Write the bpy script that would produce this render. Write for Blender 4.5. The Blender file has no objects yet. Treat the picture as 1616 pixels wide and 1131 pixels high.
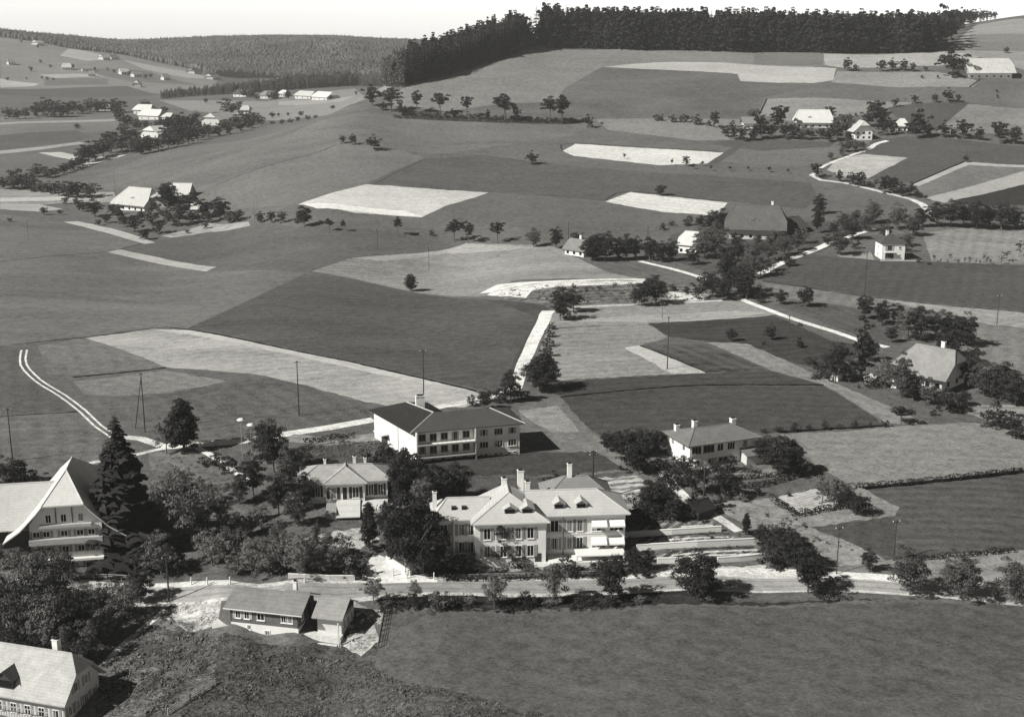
import bpy, math, random
import numpy as np
from mathutils import Vector, Matrix
from mathutils.geometry import delaunay_2d_cdt
R = math.radians
S = bpy.context.scene
COL = S.collection
rnd = random.Random(7)

# ---------------------------------------------------------------- camera, world, sun
H, F, PITCH = 90.0, 2000.0, R(14.2)
cam = bpy.data.objects.new('camera', bpy.data.cameras.new('camera')); COL.objects.link(cam)
cam.location = (0, 0, H); cam.rotation_euler = (R(90) - PITCH, 0, 0)
cam.data.sensor_width = 36; cam.data.lens = 36 * F / 1616; cam.data.clip_end = 20000; cam.data.clip_start = 1
S.camera = cam
S.view_settings.view_transform = 'Standard'; S.view_settings.look = 'None'
S.view_settings.exposure = 0.3; S.view_settings.gamma = 1
SUN_EL, SUN_TO = R(39), Vector((-0.89, -0.45))       # horizontal direction towards the sun
az = math.atan2(SUN_TO.x, SUN_TO.y)                  # clockwise from +Y
W = bpy.data.worlds.new('World'); S.world = W; W.use_nodes = True
nt = W.node_tree; nt.nodes.clear()
sky = nt.nodes.new('ShaderNodeTexSky'); sky.sky_type = 'NISHITA'; sky.sun_disc = False
sky.sun_elevation = SUN_EL; sky.sun_rotation = az; sky.dust_density = .3; sky.air_density = 1
bw = nt.nodes.new('ShaderNodeRGBToBW'); tint = nt.nodes.new('ShaderNodeMixRGB'); tint.blend_type = 'MULTIPLY'
tint.inputs[0].default_value = 1; tint.inputs[2].default_value = (1, .99, .955, 1)
bg = nt.nodes.new('ShaderNodeBackground'); bg.inputs[1].default_value = 0.13
wo = nt.nodes.new('ShaderNodeOutputWorld')
nt.links.new(sky.outputs[0], bw.inputs[0]); nt.links.new(bw.outputs[0], tint.inputs[1])
gm = nt.nodes.new('ShaderNodeNewGeometry'); sx = nt.nodes.new('ShaderNodeSeparateXYZ'); mr = nt.nodes.new('ShaderNodeMapRange')   # sky brightness shaped: kept milky at the horizon, cut overhead to deepen shadows
mr.inputs['From Min'].default_value = .04; mr.inputs['From Max'].default_value = .3; mr.inputs['To Min'].default_value = 1.15; mr.inputs['To Max'].default_value = .09
ab = nt.nodes.new('ShaderNodeTexCoord'); nt.links.new(ab.outputs['Generated'], sx.inputs[0]); nt.links.new(sx.outputs['Z'], mr.inputs['Value'])
sc_ = nt.nodes.new('ShaderNodeVectorMath'); sc_.operation = 'SCALE'; nt.links.new(tint.outputs[0], sc_.inputs[0]); nt.links.new(mr.outputs[0], sc_.inputs['Scale'])
nt.links.new(sc_.outputs[0], bg.inputs[0]); nt.links.new(bg.outputs[0], wo.inputs[0])
sun = bpy.data.objects.new('sun', bpy.data.lights.new('sun', 'SUN')); COL.objects.link(sun)
sun.data.energy = 5.0; sun.data.angle = R(.5); sun.data.color = (1, .98, .94)
sd = Vector((SUN_TO.normalized().x * math.cos(SUN_EL), SUN_TO.normalized().y * math.cos(SUN_EL), math.sin(SUN_EL)))
sun.rotation_euler = sd.to_track_quat('Z', 'Y').to_euler()
S.cycles.volume_bounces = 1; S.cycles.max_bounces = 5; S.cycles.diffuse_bounces = 2

# ---------------------------------------------------------------- terrain
sP, cP = math.sin(PITCH), math.cos(PITCH)
def ray(px, py):
    a = (px - 808) / F; b = (565.5 - py) / F
    return a, cP + b * sP, -sP + b * cP
CTRL_Z = [  # picture x, y, ground height in metres
 (-250,1113,-7),(60,1125,-7),(160,1113,-6),(300,1110,-5),(180,1040,-4),(340,1012,-2.4),(420,1020,-2.7),(490,1032,-3),(365,972,-.2),(471,985,-.4),(600,1090,-3),(700,1020,-.4),(900,1113,-1),(1300,1113,0),(1700,1100,0),
 (60,935,0),(400,935,0),(800,926,0),(1200,918,.3),(1616,938,0),(1000,1020,0),(1400,1020,0),
 (100,880,1),(400,860,1.5),(700,880,1),(980,872,1.2),(1300,860,1.5),(1600,860,1.5),
 (150,730,3),(400,720,4),(540,790,3.5),(735,722,4.5),(1000,740,4),(1120,745,4.5),(1500,740,4),
 (30,600,3.5),(300,600,4),(620,640,5),(850,620,5),(1150,640,5.5),(1500,640,5.5),
 (30,450,3),(400,450,4),(850,450,7),(1300,460,8),(1600,470,8),
 (30,370,3),(350,350,4),(700,370,7),(1000,370,10),(1300,370,12),(1600,360,12)]
CTRL_D = [  # picture x, y, distance in metres
 (30,300,735),(180,300,720),(100,285,765),(250,240,840),(400,218,850),(500,192,835),(570,168,805),(30,240,910),(30,200,1080),
 (30,185,1200),(230,212,1010),(230,178,1260),(330,187,1130),(400,192,1100),(470,192,960),(560,150,1300),(450,165,1280),(470,135,1560),(560,136,1500),
 (640,136,1420),(300,152,1480),(30,152,1500),(120,130,1750),(30,120,1850),(150,110,1950),(250,125,1850),(20,62,2300),(110,75,2300),(200,88,2300),(290,108,2200),(340,122,2050),
 (420,127,2250),(540,125,2300),(640,124,2350),(100,66,2900),(-100,50,2700),(160,69,2900),(250,69,2900),(340,66,2900),(430,62,2900),(520,62,2900),(590,68,2900),(660,71,2900),(760,76,2900),(250,92,2500),(400,95,2500),(560,92,2500),
 (1602,28,1300),(1560,50,1120),(1450,80,960),(1300,80,960),(1150,78,960),(1000,77,958),(840,73,955),(760,103,905),(700,121,870),(640,132,852),
 (620,165,812),(700,165,812),(640,190,775),(500,215,745),(400,250,715),(300,290,690)]
for y, d in ((330,575),(300,615),(270,655),(240,700),(215,737),(190,775)):
    for x in (500, 700, 900, 1100, 1300, 1500, 1700):
        CTRL_D.append((x, y, d - (x - 900) * .02))
for y, d in ((165,810),(140,846),(115,884),(95,925)):
    for x in (850, 1000, 1200, 1400, 1600): CTRL_D.append((x, y, d))
CTRL_X = [  # hidden or outside: x/y ratio, distance, height
 (-.12,1000,39),(-.12,1150,36),(-.07,1000,66),(-.06,1200,52),(-.06,1500,39),(0,1150,82),(.1,1150,84),(.3,1150,88),(.45,1400,118),(.3,1500,95),(.1,1600,76),(0,1600,60),(0,2200,40),(.2,2300,80),(.45,2300,120),
 (.6,1000,90),(.6,700,34),(.6,400,8),(.6,200,0),(-.6,200,-4),(-.6,400,3),(-.6,800,8),(-.6,1500,30),(-.6,2400,110),(-.6,3000,110),(-.45,2400,95),
 (-.6,4500,20),(0,4500,20),(.6,4500,80),(.6,3000,100),(.2,3200,60),(-.2,3700,25),(-.4,3700,25),(-.6,95,-9),(-.2,95,-7),(.1,95,0),(.6,95,0)]
pts = []
for x, y, z in CTRL_Z:
    a, b, c = ray(x, y); d = (z - H) / c * b; pts.append((a / b, math.log(d), z))
for x, y, d in CTRL_D:
    a, b, c = ray(x, y); pts.append((a / b, math.log(d), H + c / b * d))
for u, d, z in CTRL_X: pts.append((u, math.log(d), z))
P = np.array(pts); Q = np.stack([P[:, 0] * 3, P[:, 1]], 1)
def phi(r): return r * r * np.log(r + 1e-9)
n = len(P); Km = phi(np.linalg.norm(Q[:, None] - Q[None], axis=2)) + np.eye(n) * 2e-4
A_ = np.zeros((n + 3, n + 3)); A_[:n, :n] = Km; A_[:n, n] = 1; A_[:n, n+1:] = Q; A_[n, :n] = 1; A_[n+1:, :n] = Q.T
sol = np.linalg.solve(A_, np.concatenate([P[:, 2], np.zeros(3)]))
U0, U1, NU, V0, V1, NV = -.62, .62, 260, math.log(92), math.log(4600), 520
gu = np.linspace(U0, U1, NU); gv = np.linspace(V0, V1, NV)
GU, GV = np.meshgrid(gu, gv); qq = np.stack([GU.ravel() * 3, GV.ravel()], 1)
GZ = np.zeros(len(qq))
for i in range(0, len(qq), 20000):
    q = qq[i:i+20000]; GZ[i:i+20000] = phi(np.linalg.norm(q[:, None] - Q[None], axis=2)) @ sol[:n] + sol[n] + q @ sol[n+1:]
GZ = GZ.reshape(NV, NU)
def hz(X, Y):
    X = np.asarray(X, float); Y = np.asarray(Y, float)
    fu = np.clip((X / Y - U0) / (U1 - U0) * (NU - 1), 0, NU - 1.001); fv = np.clip((np.log(Y) - V0) / (V1 - V0) * (NV - 1), 0, NV - 1.001)
    i = fu.astype(int); j = fv.astype(int); fu = fu - i; fv = fv - j
    return (GZ[j, i]*(1-fu)+GZ[j, i+1]*fu)*(1-fv) + (GZ[j+1, i]*(1-fu)+GZ[j+1, i+1]*fu)*fv
DD = np.exp(np.linspace(math.log(93), math.log(4500), 900))
def at(px, py, dmin=0):
    """the point of the ground seen at a place of the picture"""
    a, b, c = ray(px, py); X = a / b * DD; Z = H + c / b * DD; g = hz(X, DD)
    k = np.nonzero((Z <= g) & (DD > dmin))[0]
    if len(k) == 0: k = [np.argmin(np.where(DD > 1000, Z - g, 1e9))]
    k = max(int(k[0]), 1)
    z0, z1 = Z[k-1] - g[k-1], Z[k] - g[k]
    t = min(max(z0 / (z0 - z1 + 1e-9), 0), 1) if z0 > 0 else 1
    d = DD[k-1] + (DD[k] - DD[k-1]) * t
    x = a / b * d
    return Vector((x, d, float(hz(x, d))))
def ppm(p):                       # picture pixels per metre at a point
    return F / (p.y * cP + (H - p.z) * sP)

# ---------------------------------------------------------------- materials
EXPO = 1.13
TINT = (1.0, .99, .95)
def lin(g):
    g /= 255; return g / 12.92 if g < .04045 else ((g + .055) / 1.055) ** 2.4
def rgb(a): return (min(a, .85) * TINT[0], min(a, .85) * TINT[1], min(a, .85) * TINT[2], 1)
MATS = {}
def new_mat(name):
    m = bpy.data.materials.new(name); m.use_nodes = True; t = m.node_tree
    return m, t, t.nodes['Principled BSDF']
def ramp(t, src, lo, hi, p0=0., p1=1.):
    r = t.nodes.new('ShaderNodeValToRGB'); e = r.color_ramp.elements
    e[0].position = p0; e[0].color = rgb(lo); e[1].position = p1; e[1].color = rgb(hi)
    t.links.new(src, r.inputs[0]); return r.outputs[0]
def noise(t, vec, scale, detail=4, rough=.6, dist=0):
    n = t.nodes.new('ShaderNodeTexNoise'); n.inputs['Scale'].default_value = scale; n.inputs['Detail'].default_value = detail
    n.inputs['Roughness'].default_value = rough; n.inputs['Distortion'].default_value = dist
    t.links.new(vec, n.inputs['Vector']); return n.outputs['Fac']
def math_(t, op, a, b):
    n = t.nodes.new('ShaderNodeMath'); n.operation = op
    for i, v in enumerate((a, b)):
        if isinstance(v, (int, float)): n.inputs[i].default_value = v
        else: t.links.new(v, n.inputs[i])
    return n.outputs[0]
def coords(t, rot=0, scale=(1, 1, 1)):
    g = t.nodes.new('ShaderNodeNewGeometry')
    m = t.nodes.new('ShaderNodeMapping'); m.vector_type = 'POINT'; m.inputs['Rotation'].default_value = (0, 0, rot); m.inputs['Scale'].default_value = scale
    t.links.new(g.outputs['Position'], m.inputs[0]); return m.outputs[0]
def plain(name, a, var=.12, scale=1.5, rough=.85, spec=.2):
    """weathered matt surface: base colour with two sizes of mottling"""
    if name in MATS: return MATS[name]
    m, t, b = new_mat(name); v = coords(t)
    n = math_(t, 'ADD', math_(t, 'MULTIPLY', noise(t, v, scale), .6), math_(t, 'MULTIPLY', noise(t, v, scale * 7, 2), .4))
    t.links.new(ramp(t, n, a * (1 - var * 2), a * (1 + var * 2), .25, .75), b.inputs['Base Color'])
    b.inputs['Roughness'].default_value = rough; b.inputs['Specular IOR Level'].default_value = spec
    MATS[name] = m; return m
def ground(name, g, stripe=None, ang=0., con=.18, patch=.12, rough_g=.5, wid=1.0):
    """soil or grass: mottled at four sizes, with mown or ploughed lines"""
    a = lin(g) / EXPO; m, t, b = new_mat(name); v = coords(t)
    o = rnd.uniform(0, 50)
    big = noise(t, coords(t, ang, (.011, .028, .02)), 1.0, 3, .55, 1.2)
    mid = noise(t, coords(t, ang, (.075, .14, .2)), 1.0, 8, .75, 1.)
    spk = noise(t, coords(t, ang + .5, (.4, .55, .5)), 1.0, 4, .75, .4)
    fin = noise(t, coords(t, ang + .5, (1.6, 2.4, 2)), 1.0, 5, .8)
    S_ = lambda n, k: math_(t, 'MULTIPLY', math_(t, 'SUBTRACT', n, .5), k)
    f = math_(t, 'ADD', S_(big, patch * 4.2), S_(mid, con * 2.9))
    f = math_(t, 'ADD', f, S_(spk, .9 + rough_g * 1.3)); f = math_(t, 'ADD', f, S_(fin, .5 + rough_g * 3.4))
    w = t.nodes.new('ShaderNodeTexWave'); w.inputs['Scale'].default_value = stripe or .07; w.inputs['Distortion'].default_value = 1.1 if stripe else 2.5
    w.inputs['Detail'].default_value = 3; w.inputs['Detail Scale'].default_value = .5; w.bands_direction = 'Y'
    t.links.new(coords(t, ang), w.inputs['Vector'])
    sw = math_(t, 'MULTIPLY', S_(w.outputs['Fac'], con * (1.2 if stripe else .45) * wid), math_(t, 'ADD', mid, .5))
    f = math_(t, 'MAXIMUM', math_(t, 'ADD', math_(t, 'ADD', f, sw), 1.0), .2)
    mx = t.nodes.new('ShaderNodeVectorMath'); mx.operation = 'SCALE'; mx.inputs[0].default_value = rgb(a)[:3]
    t.links.new(f, mx.inputs['Scale']); t.links.new(mx.outputs[0], b.inputs['Base Color'])
    bp = t.nodes.new('ShaderNodeBump'); bp.inputs['Strength'].default_value = .7; bp.inputs['Distance'].default_value = .25
    t.links.new(math_(t, 'ADD', fin, spk), bp.inputs['Height']); t.links.new(bp.outputs[0], b.inputs['Normal'])
    b.inputs['Roughness'].default_value = 1; b.inputs['Specular IOR Level'].default_value = 0
    return m
def tiles(name, a, var=.12, course=.33):
    """roof covering: courses of tiles, patched and stained"""
    if name in MATS: return MATS[name]
    m, t, b = new_mat(name); v = coords(t); tc = t.nodes.new('ShaderNodeTexCoord')
    n = math_(t, 'ADD', math_(t, 'MULTIPLY', noise(t, v, .35, 4, .7, .8), .55), math_(t, 'MULTIPLY', noise(t, v, 2.2, 4, .75), .45))
    z = t.nodes.new('ShaderNodeSeparateXYZ'); t.links.new(tc.outputs['Object'], z.inputs[0])
    wv = math_(t, 'FRACT', math_(t, 'DIVIDE', z.outputs['Z'], course), 0); row = math_(t, 'LESS_THAN', wv, .28)
    sl = math_(t, 'MULTIPLY', row, -.09)
    nn = math_(t, 'ADD', math_(t, 'MULTIPLY', math_(t, 'SUBTRACT', n, .5), var * 13), math_(t, 'ADD', sl, 1.03))
    mx = t.nodes.new('ShaderNodeVectorMath'); mx.operation = 'SCALE'; mx.inputs[0].default_value = rgb(a)[:3]
    t.links.new(math_(t, 'MAXIMUM', nn, .3), mx.inputs['Scale']); t.links.new(mx.outputs[0], b.inputs['Base Color'])
    b.inputs['Roughness'].default_value = .9; b.inputs['Specular IOR Level'].default_value = .1; MATS[name] = m; return m

# ---------------------------------------------------------------- object helpers
class MB:
    def __init__(s): s.v = []; s.f = []
    def poly(s, pts):
        k = len(s.v); s.v += [tuple(p) for p in pts]; s.f.append(tuple(range(k, k + len(pts)))); return s
    def box(s, x0, y0, z0, x1, y1, z1):
        k = len(s.v)
        s.v += [(x0,y0,z0),(x1,y0,z0),(x1,y1,z0),(x0,y1,z0),(x0,y0,z1),(x1,y0,z1),(x1,y1,z1),(x0,y1,z1)]
        s.f += [tuple(k + i for i in q) for q in ((0,3,2,1),(4,5,6,7),(0,1,5,4),(1,2,6,5),(2,3,7,6),(3,0,4,7))]; return s
    def prism(s, base, z0, z1):       # base: ccw list of (x, y)
        k = len(s.v); n = len(base)
        s.v += [(x, y, z0) for x, y in base] + [(x, y, z1) for x, y in base]
        s.f.append(tuple(k + i for i in range(n))[::-1]); s.f.append(tuple(k + n + i for i in range(n)))
        s.f += [(k + i, k + (i + 1) % n, k + n + (i + 1) % n, k + n + i) for i in range(n)]; return s
    def slab(s, top, t):              # a sheet of thickness t below a planar polygon (ccw from above)
        k = len(s.v); n = len(top)
        s.v += [tuple(p) for p in top] + [(p[0], p[1], p[2] - t) for p in top]
        s.f.append(tuple(k + i for i in range(n))); s.f.append(tuple(k + n + i for i in range(n))[::-1])
        s.f += [(k + (i + 1) % n, k + i, k + n + i, k + n + (i + 1) % n) for i in range(n)]; return s
    def tube(s, p, q, r0, r1=None, n=6):
        r1 = r0 if r1 is None else r1; p = Vector(p); q = Vector(q); d = (q - p).normalized()
        e = d.cross(Vector((0, 0, 1)) if abs(d.z) < .9 else Vector((1, 0, 0))).normalized(); g = d.cross(e)
        k = len(s.v)
        for c, r in ((p, r0), (q, r1)):
            s.v += [tuple(c + (e * math.cos(2*math.pi*i/n) + g * math.sin(2*math.pi*i/n)) * r) for i in range(n)]
        s.f += [(k + i, k + (i+1) % n, k + n + (i+1) % n, k + n + i) for i in range(n)]
        s.f.append(tuple(k + i for i in range(n))[::-1]); s.f.append(tuple(k + n + i for i in range(n))); return s
    def mesh(s, name, mat):
        me = bpy.data.meshes.new(name); me.from_pydata(s.v, [], s.f); me.materials.append(mat); me.update(); return me
    def build(s, name, mat, parent=None):
        return link(name, s.mesh(name, mat), parent)
def link(name, me, parent=None):
    o = bpy.data.objects.new(name, me); COL.objects.link(o)
    if parent is not None: o.parent = parent
    return o
def tag(o, label=None, cat=None, group=None, kind=None):
    if label: o['label'] = label
    if cat: o['category'] = cat
    if group: o['group'] = group
    if kind: o['kind'] = kind
    return o
def empty(name, loc, rz=0, label=None, cat=None, group=None):
    o = bpy.data.objects.new(name, None); COL.objects.link(o); o.location = loc; o.rotation_euler.z = rz; o.empty_display_size = .5
    return tag(o, label, cat, group)
def np_mesh(name, V, Fc, mat, smooth=False):
    me = bpy.data.meshes.new(name); nv = len(V); nf = len(Fc); k = Fc.shape[1]
    me.vertices.add(nv); me.vertices.foreach_set('co', np.ascontiguousarray(V, dtype=np.float32).ravel())
    me.loops.add(nf * k); me.loops.foreach_set('vertex_index', np.ascontiguousarray(Fc, dtype=np.int32).ravel())
    me.polygons.add(nf); me.polygons.foreach_set('loop_start', np.arange(0, nf * k, k, dtype=np.int32))
    if smooth: me.polygons.foreach_set('use_smooth', np.ones(nf, dtype=bool))
    me.materials.append(mat); me.update(calc_edges=True); return me
# ---------------------------------------------------------------- fields, roads and paths (outlines on the ground, draped over the terrain)
FIELDS = []          # (name, outline in ground coordinates, material)
def field(g, pl, name='field', **k):
    c = [at(x, y) for x, y in pl]
    if 'ang' not in k:                      # lines run along the longest side of the plot
        e = max(((c[i] - c[i-1]) for i in range(len(c))), key=lambda d: math.hypot(d.x, d.y)); k['ang'] = -math.atan2(e.y, e.x)
    if g > 168 and 'rough_g' not in k: k['rough_g'] = .22
    if min(p.y for p in c) > 520 and g < 185: k['stripe'] = None; k['wid'] = 0
    FIELDS.append((name, c, ground(name, g, **k)))
def strip(g, pl, wid, name='path', off=0., **k):
    """a band of constant width in metres along a line"""
    c = [at(x, y) for x, y in pl]; c2 = []
    for i in range(len(c) - 1):
        m = max(1, int((c[i+1] - c[i]).length / 6))
        for j in range(m):
            t = j / m; p0 = c[max(i-1, 0)]; p1 = c[i]; p2 = c[i+1]; p3 = c[min(i+2, len(c)-1)]
            q = .5 * ((2*p1) + (p2-p0)*t + (2*p0-5*p1+4*p2-p3)*t*t + (3*p1-p0-3*p2+p3)*t**3); c2.append(q)
    c2.append(c[-1]); L, Rr = [], []
    for i, p in enumerate(c2):
        d = (c2[min(i+1, len(c2)-1)] - c2[max(i-1, 0)]); d.z = 0; d.normalize(); nn = Vector((-d.y, d.x, 0))
        w = wid if not isinstance(wid, tuple) else wid[0] + (wid[1] - wid[0]) * i / (len(c2) - 1)
        jj = rnd.uniform(-.09, .09) * min(w, 3)
        L.append(p + nn * (off + w / 2 + jj)); Rr.append(p + nn * (off - w / 2 + jj))
    FIELDS.append((name, L + Rr[::-1], ground(name, g, **k)))
def verge_shade(pl, wid=.7, g=48): strip(g, pl, wid, 'verge_shade', rough_g=.8)  # dark border strips; the shadow of standing grass is put into their colour
base_meadow = ground('meadow', 106, ang=.3, con=.2, patch=.16)

# far valley on the left
field(132, [(0,60),(110,74),(200,88),(290,107),(345,124),(330,150),(150,140),(0,150)], con=.3)
field(170, [(110,76),(150,84),(185,92),(140,97),(95,88)], con=.2)
field(165, [(195,95),(290,112),(345,126),(300,124),(230,110)], con=.2)
field(112, [(120,108),(230,112),(320,135),(200,128)], con=.3)
field(168, [(60,118),(150,117),(165,121),(90,124)])
field(180, [(0,124),(62,132),(55,136),(0,138)])
field(112, [(70,124),(170,124),(170,134),(70,136)])
field(96, [(0,140),(200,136),(250,150),(120,154),(0,150)], con=.3)
field(140, [(250,158),(420,160),(560,140),(618,139),(560,163),(500,184),(440,190),(300,175)], con=.2, stripe=.03)
field(158, [(440,160),(560,152),(540,160),(440,166)])
field(120, [(0,185),(190,180),(185,205),(120,210),(0,215)], con=.25)
field(165, [(0,194),(180,188),(182,191),(0,197)])
field(98, [(0,214),(120,206),(150,216),(115,224),(0,238)], con=.3)
field(165, [(0,238),(70,231),(125,224),(140,226),(60,237),(0,243)])
field(188, [(60,241),(95,240),(128,246),(140,251),(118,253),(90,248)])
field(188, [(132,258),(160,247),(200,244),(185,249),(165,253),(140,262)])
field(150, [(0,298),(60,299),(180,303),(185,318),(100,320),(0,328)], stripe=.12, con=.5)
field(190, [(0,312),(105,310),(170,313),(100,316),(0,318)])
field(175, [(0,322),(60,322),(100,330),(60,334),(0,330)])
# spur
field(112, [(112,292),(180,268),(250,240),(400,216),(480,195),(560,168),(610,176),(700,188),(930,198),(900,215),(670,245),(640,238),(530,228),(480,246),(340,292),(300,305),(240,292),(170,300)], con=.22, patch=.2, ang=.5)
field(114, [(530,229),(640,239),(672,250),(590,290),(480,322),(380,330),(300,306),(340,293),(480,247)], ang=.6, con=.12)
field(94, [(672,250),(760,245),(900,262),(1280,288),(1290,310),(1270,330),(1150,318),(990,302),(950,318),(771,303),(578,290)], ang=-.1, con=.25)
field(104, [(771,305),(950,319),(1130,341),(1140,352),(1060,372),(880,372),(790,352),(660,345)], ang=-.1)
verge_shade([(530,229),(480,247),(340,292)], .9, 70); verge_shade([(672,250),(590,291)], .8, 75)
verge_shade([(640,240),(760,246),(830,255)], .8, 70)
# the hill
field(128, [(600,166),(640,136),(700,121),(760,103),(850,73),(1160,79),(1300,84),(1302,104),(1160,115),(1000,108),(950,106),(890,140),(880,160),(700,176)], ang=.05, con=.16, patch=.1)
field(103, [(950,107),(1160,116),(1165,127),(1320,131),(1200,155),(1190,186),(1000,190),(700,177),(880,160),(890,140)], ang=0, con=.25, patch=.2)
field(132, [(940,188),(1050,186),(1200,190),(1180,220),(1100,222),(960,205)], ang=0, con=.25)
field(178, [(952,106),(1000,101),(1060,98),(1200,103),(1320,108),(1315,127),(1285,131),(1168,128),(1164,117),(1080,112)], ang=0, con=.1)
field(118, [(1190,80),(1300,84),(1298,104),(1190,101)], ang=0)
field(168, [(1300,85),(1400,86),(1470,84),(1520,76),(1560,85),(1520,100),(1480,104),(1330,107),(1302,103)], ang=0, con=.15)
field(150, [(1490,84),(1510,66),(1540,40),(1602,30),(1640,30),(1640,120),(1520,84)], ang=.3, con=.15)
field(128, [(1530,55),(1640,55),(1640,82),(1525,80)], ang=.1)
field(145, [(1322,112),(1480,114),(1545,128),(1535,138),(1440,138),(1312,130)], con=.2)
field(108, [(1312,131),(1440,139),(1640,142),(1640,166),(1400,160),(1200,155)], con=.2)
field(142, [(1208,156),(1400,161),(1440,162),(1350,182),(1250,192),(1196,180)], con=.2)
field(86, [(1400,170),(1440,165),(1530,162),(1478,207),(1430,200)], con=.1)
field(132, [(1530,163),(1640,168),(1640,210),(1478,208)], con=.3)
verge_shade([(1198,181),(1210,156)], 1.2); verge_shade([(1530,138),(1548,124)], 1.2); verge_shade([(1500,162),(1640,169)], 1)
field(112, [(1140,226),(1180,222),(1310,225),(1340,240),(1280,262),(1130,255)], con=.2)
field(92, [(1120,225),(1170,220),(1320,224),(1310,232),(1200,238),(1150,232)])
field(213, [(888,238),(908,227),(1142,241),(1116,258),(1045,261),(905,246)], stripe=.08, ang=-.1, con=.1)
field(92, [(1142,241),(1165,228),(1180,226),(1130,260),(1112,262)])
field(218, [(955,318),(995,303),(1148,320),(1135,341),(1050,335)], con=.08, stripe=.06)
field(196, [(470,323),(578,291),(771,304),(665,343),(560,336)], con=.12)
field(228, [(478,322),(580,328),(640,333),(668,342),(600,338),(500,329)], con=.05)
verge_shade([(955,317),(995,302),(1148,319)], .9); verge_shade([(888,237),(908,226),(1142,240)], .8)
field(90, [(1375,222),(1430,215),(1640,232),(1640,262),(1525,254),(1440,290),(1365,281),(1432,249),(1365,242)], con=.15)
field(178, [(1305,268),(1320,251),(1365,243),(1433,249),(1368,282),(1330,280)], stripe=.45, ang=-.4, con=.5)
field(120, [(1438,292),(1525,256),(1640,262),(1640,272),(1500,302),(1462,314)], con=.5)
field(178, [(1438,291),(1525,255),(1640,261),(1640,264),(1530,260),(1450,294)])
field(170, [(1458,313),(1510,300),(1640,262),(1640,285),(1490,320)], con=.1, stripe=.2, ang=.4)
field(62, [(1495,318),(1640,284),(1640,325),(1530,324)])
field(100, [(1480,322),(1640,322),(1640,345),(1500,336)])
verge_shade([(1438,291),(1525,254)], 1.2, 30)
# right middle
field(142, [(1455,368),(1520,360),(1640,362),(1640,417),(1470,412)], con=.3, patch=.25)
field(150, [(1320,402),(1375,398),(1380,410),(1330,408)])
field(88, [(1203,440),(1280,402),(1400,412),(1640,418),(1640,494),(1500,482),(1360,466),(1205,444)], con=.22, patch=.1)
field(126, [(1203,446),(1360,468),(1640,495),(1640,625),(1560,600),(1520,560),(1480,490),(1350,485),(1230,470)], con=.3)
field(158, [(1380,470),(1500,484),(1640,496),(1640,520),(1560,512),(1450,486)], con=.2)
field(92, [(1220,480),(1300,478),(1440,500),(1420,545),(1395,545),(1330,520)], con=.3)
field(88, [(1060,370),(1150,350),(1300,350),(1410,350),(1300,395),(1200,440),(1120,430),(1040,405)], con=.4)
verge_shade([(1203,443),(1360,467),(1500,482),(1640,496)], .8, 35)
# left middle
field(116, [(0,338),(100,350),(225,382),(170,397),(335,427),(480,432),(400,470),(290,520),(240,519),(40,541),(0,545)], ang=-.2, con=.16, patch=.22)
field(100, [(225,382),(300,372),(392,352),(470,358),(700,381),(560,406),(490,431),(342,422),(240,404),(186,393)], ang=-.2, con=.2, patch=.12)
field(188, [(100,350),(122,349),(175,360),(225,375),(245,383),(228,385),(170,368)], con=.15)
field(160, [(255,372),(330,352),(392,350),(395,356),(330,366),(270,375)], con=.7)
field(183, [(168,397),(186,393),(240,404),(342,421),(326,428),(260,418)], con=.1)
verge_shade([(0,413),(110,402),(168,397),(225,384)], .8, 62)
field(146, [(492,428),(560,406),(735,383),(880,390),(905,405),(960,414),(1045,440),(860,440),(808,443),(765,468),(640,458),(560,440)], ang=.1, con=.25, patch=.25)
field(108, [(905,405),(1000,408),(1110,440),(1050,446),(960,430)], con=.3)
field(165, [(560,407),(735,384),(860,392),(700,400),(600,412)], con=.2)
verge_shade([(560,406),(735,383)], .7, 60)
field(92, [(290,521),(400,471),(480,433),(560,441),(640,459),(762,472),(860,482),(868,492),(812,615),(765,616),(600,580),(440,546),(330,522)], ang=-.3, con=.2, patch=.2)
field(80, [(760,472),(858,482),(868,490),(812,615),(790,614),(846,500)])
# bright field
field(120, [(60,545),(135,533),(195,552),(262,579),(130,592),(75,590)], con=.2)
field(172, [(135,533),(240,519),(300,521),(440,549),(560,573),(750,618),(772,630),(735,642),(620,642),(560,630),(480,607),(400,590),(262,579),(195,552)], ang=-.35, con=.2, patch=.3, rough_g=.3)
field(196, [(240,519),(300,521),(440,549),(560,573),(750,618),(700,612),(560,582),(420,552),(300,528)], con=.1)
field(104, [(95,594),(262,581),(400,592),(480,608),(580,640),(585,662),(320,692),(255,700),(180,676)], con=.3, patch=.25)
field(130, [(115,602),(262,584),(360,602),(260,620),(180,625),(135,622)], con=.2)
verge_shade([(40,541),(135,532),(240,518),(300,520),(440,548),(560,572),(752,617)], 1.0, 32)
verge_shade([(115,595),(200,587),(262,580)], 1.3, 30)
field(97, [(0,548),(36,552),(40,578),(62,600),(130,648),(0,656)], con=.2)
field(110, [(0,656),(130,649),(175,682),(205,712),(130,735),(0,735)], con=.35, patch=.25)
verge_shade([(0,657),(60,653),(128,649)], .8, 50)
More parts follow.
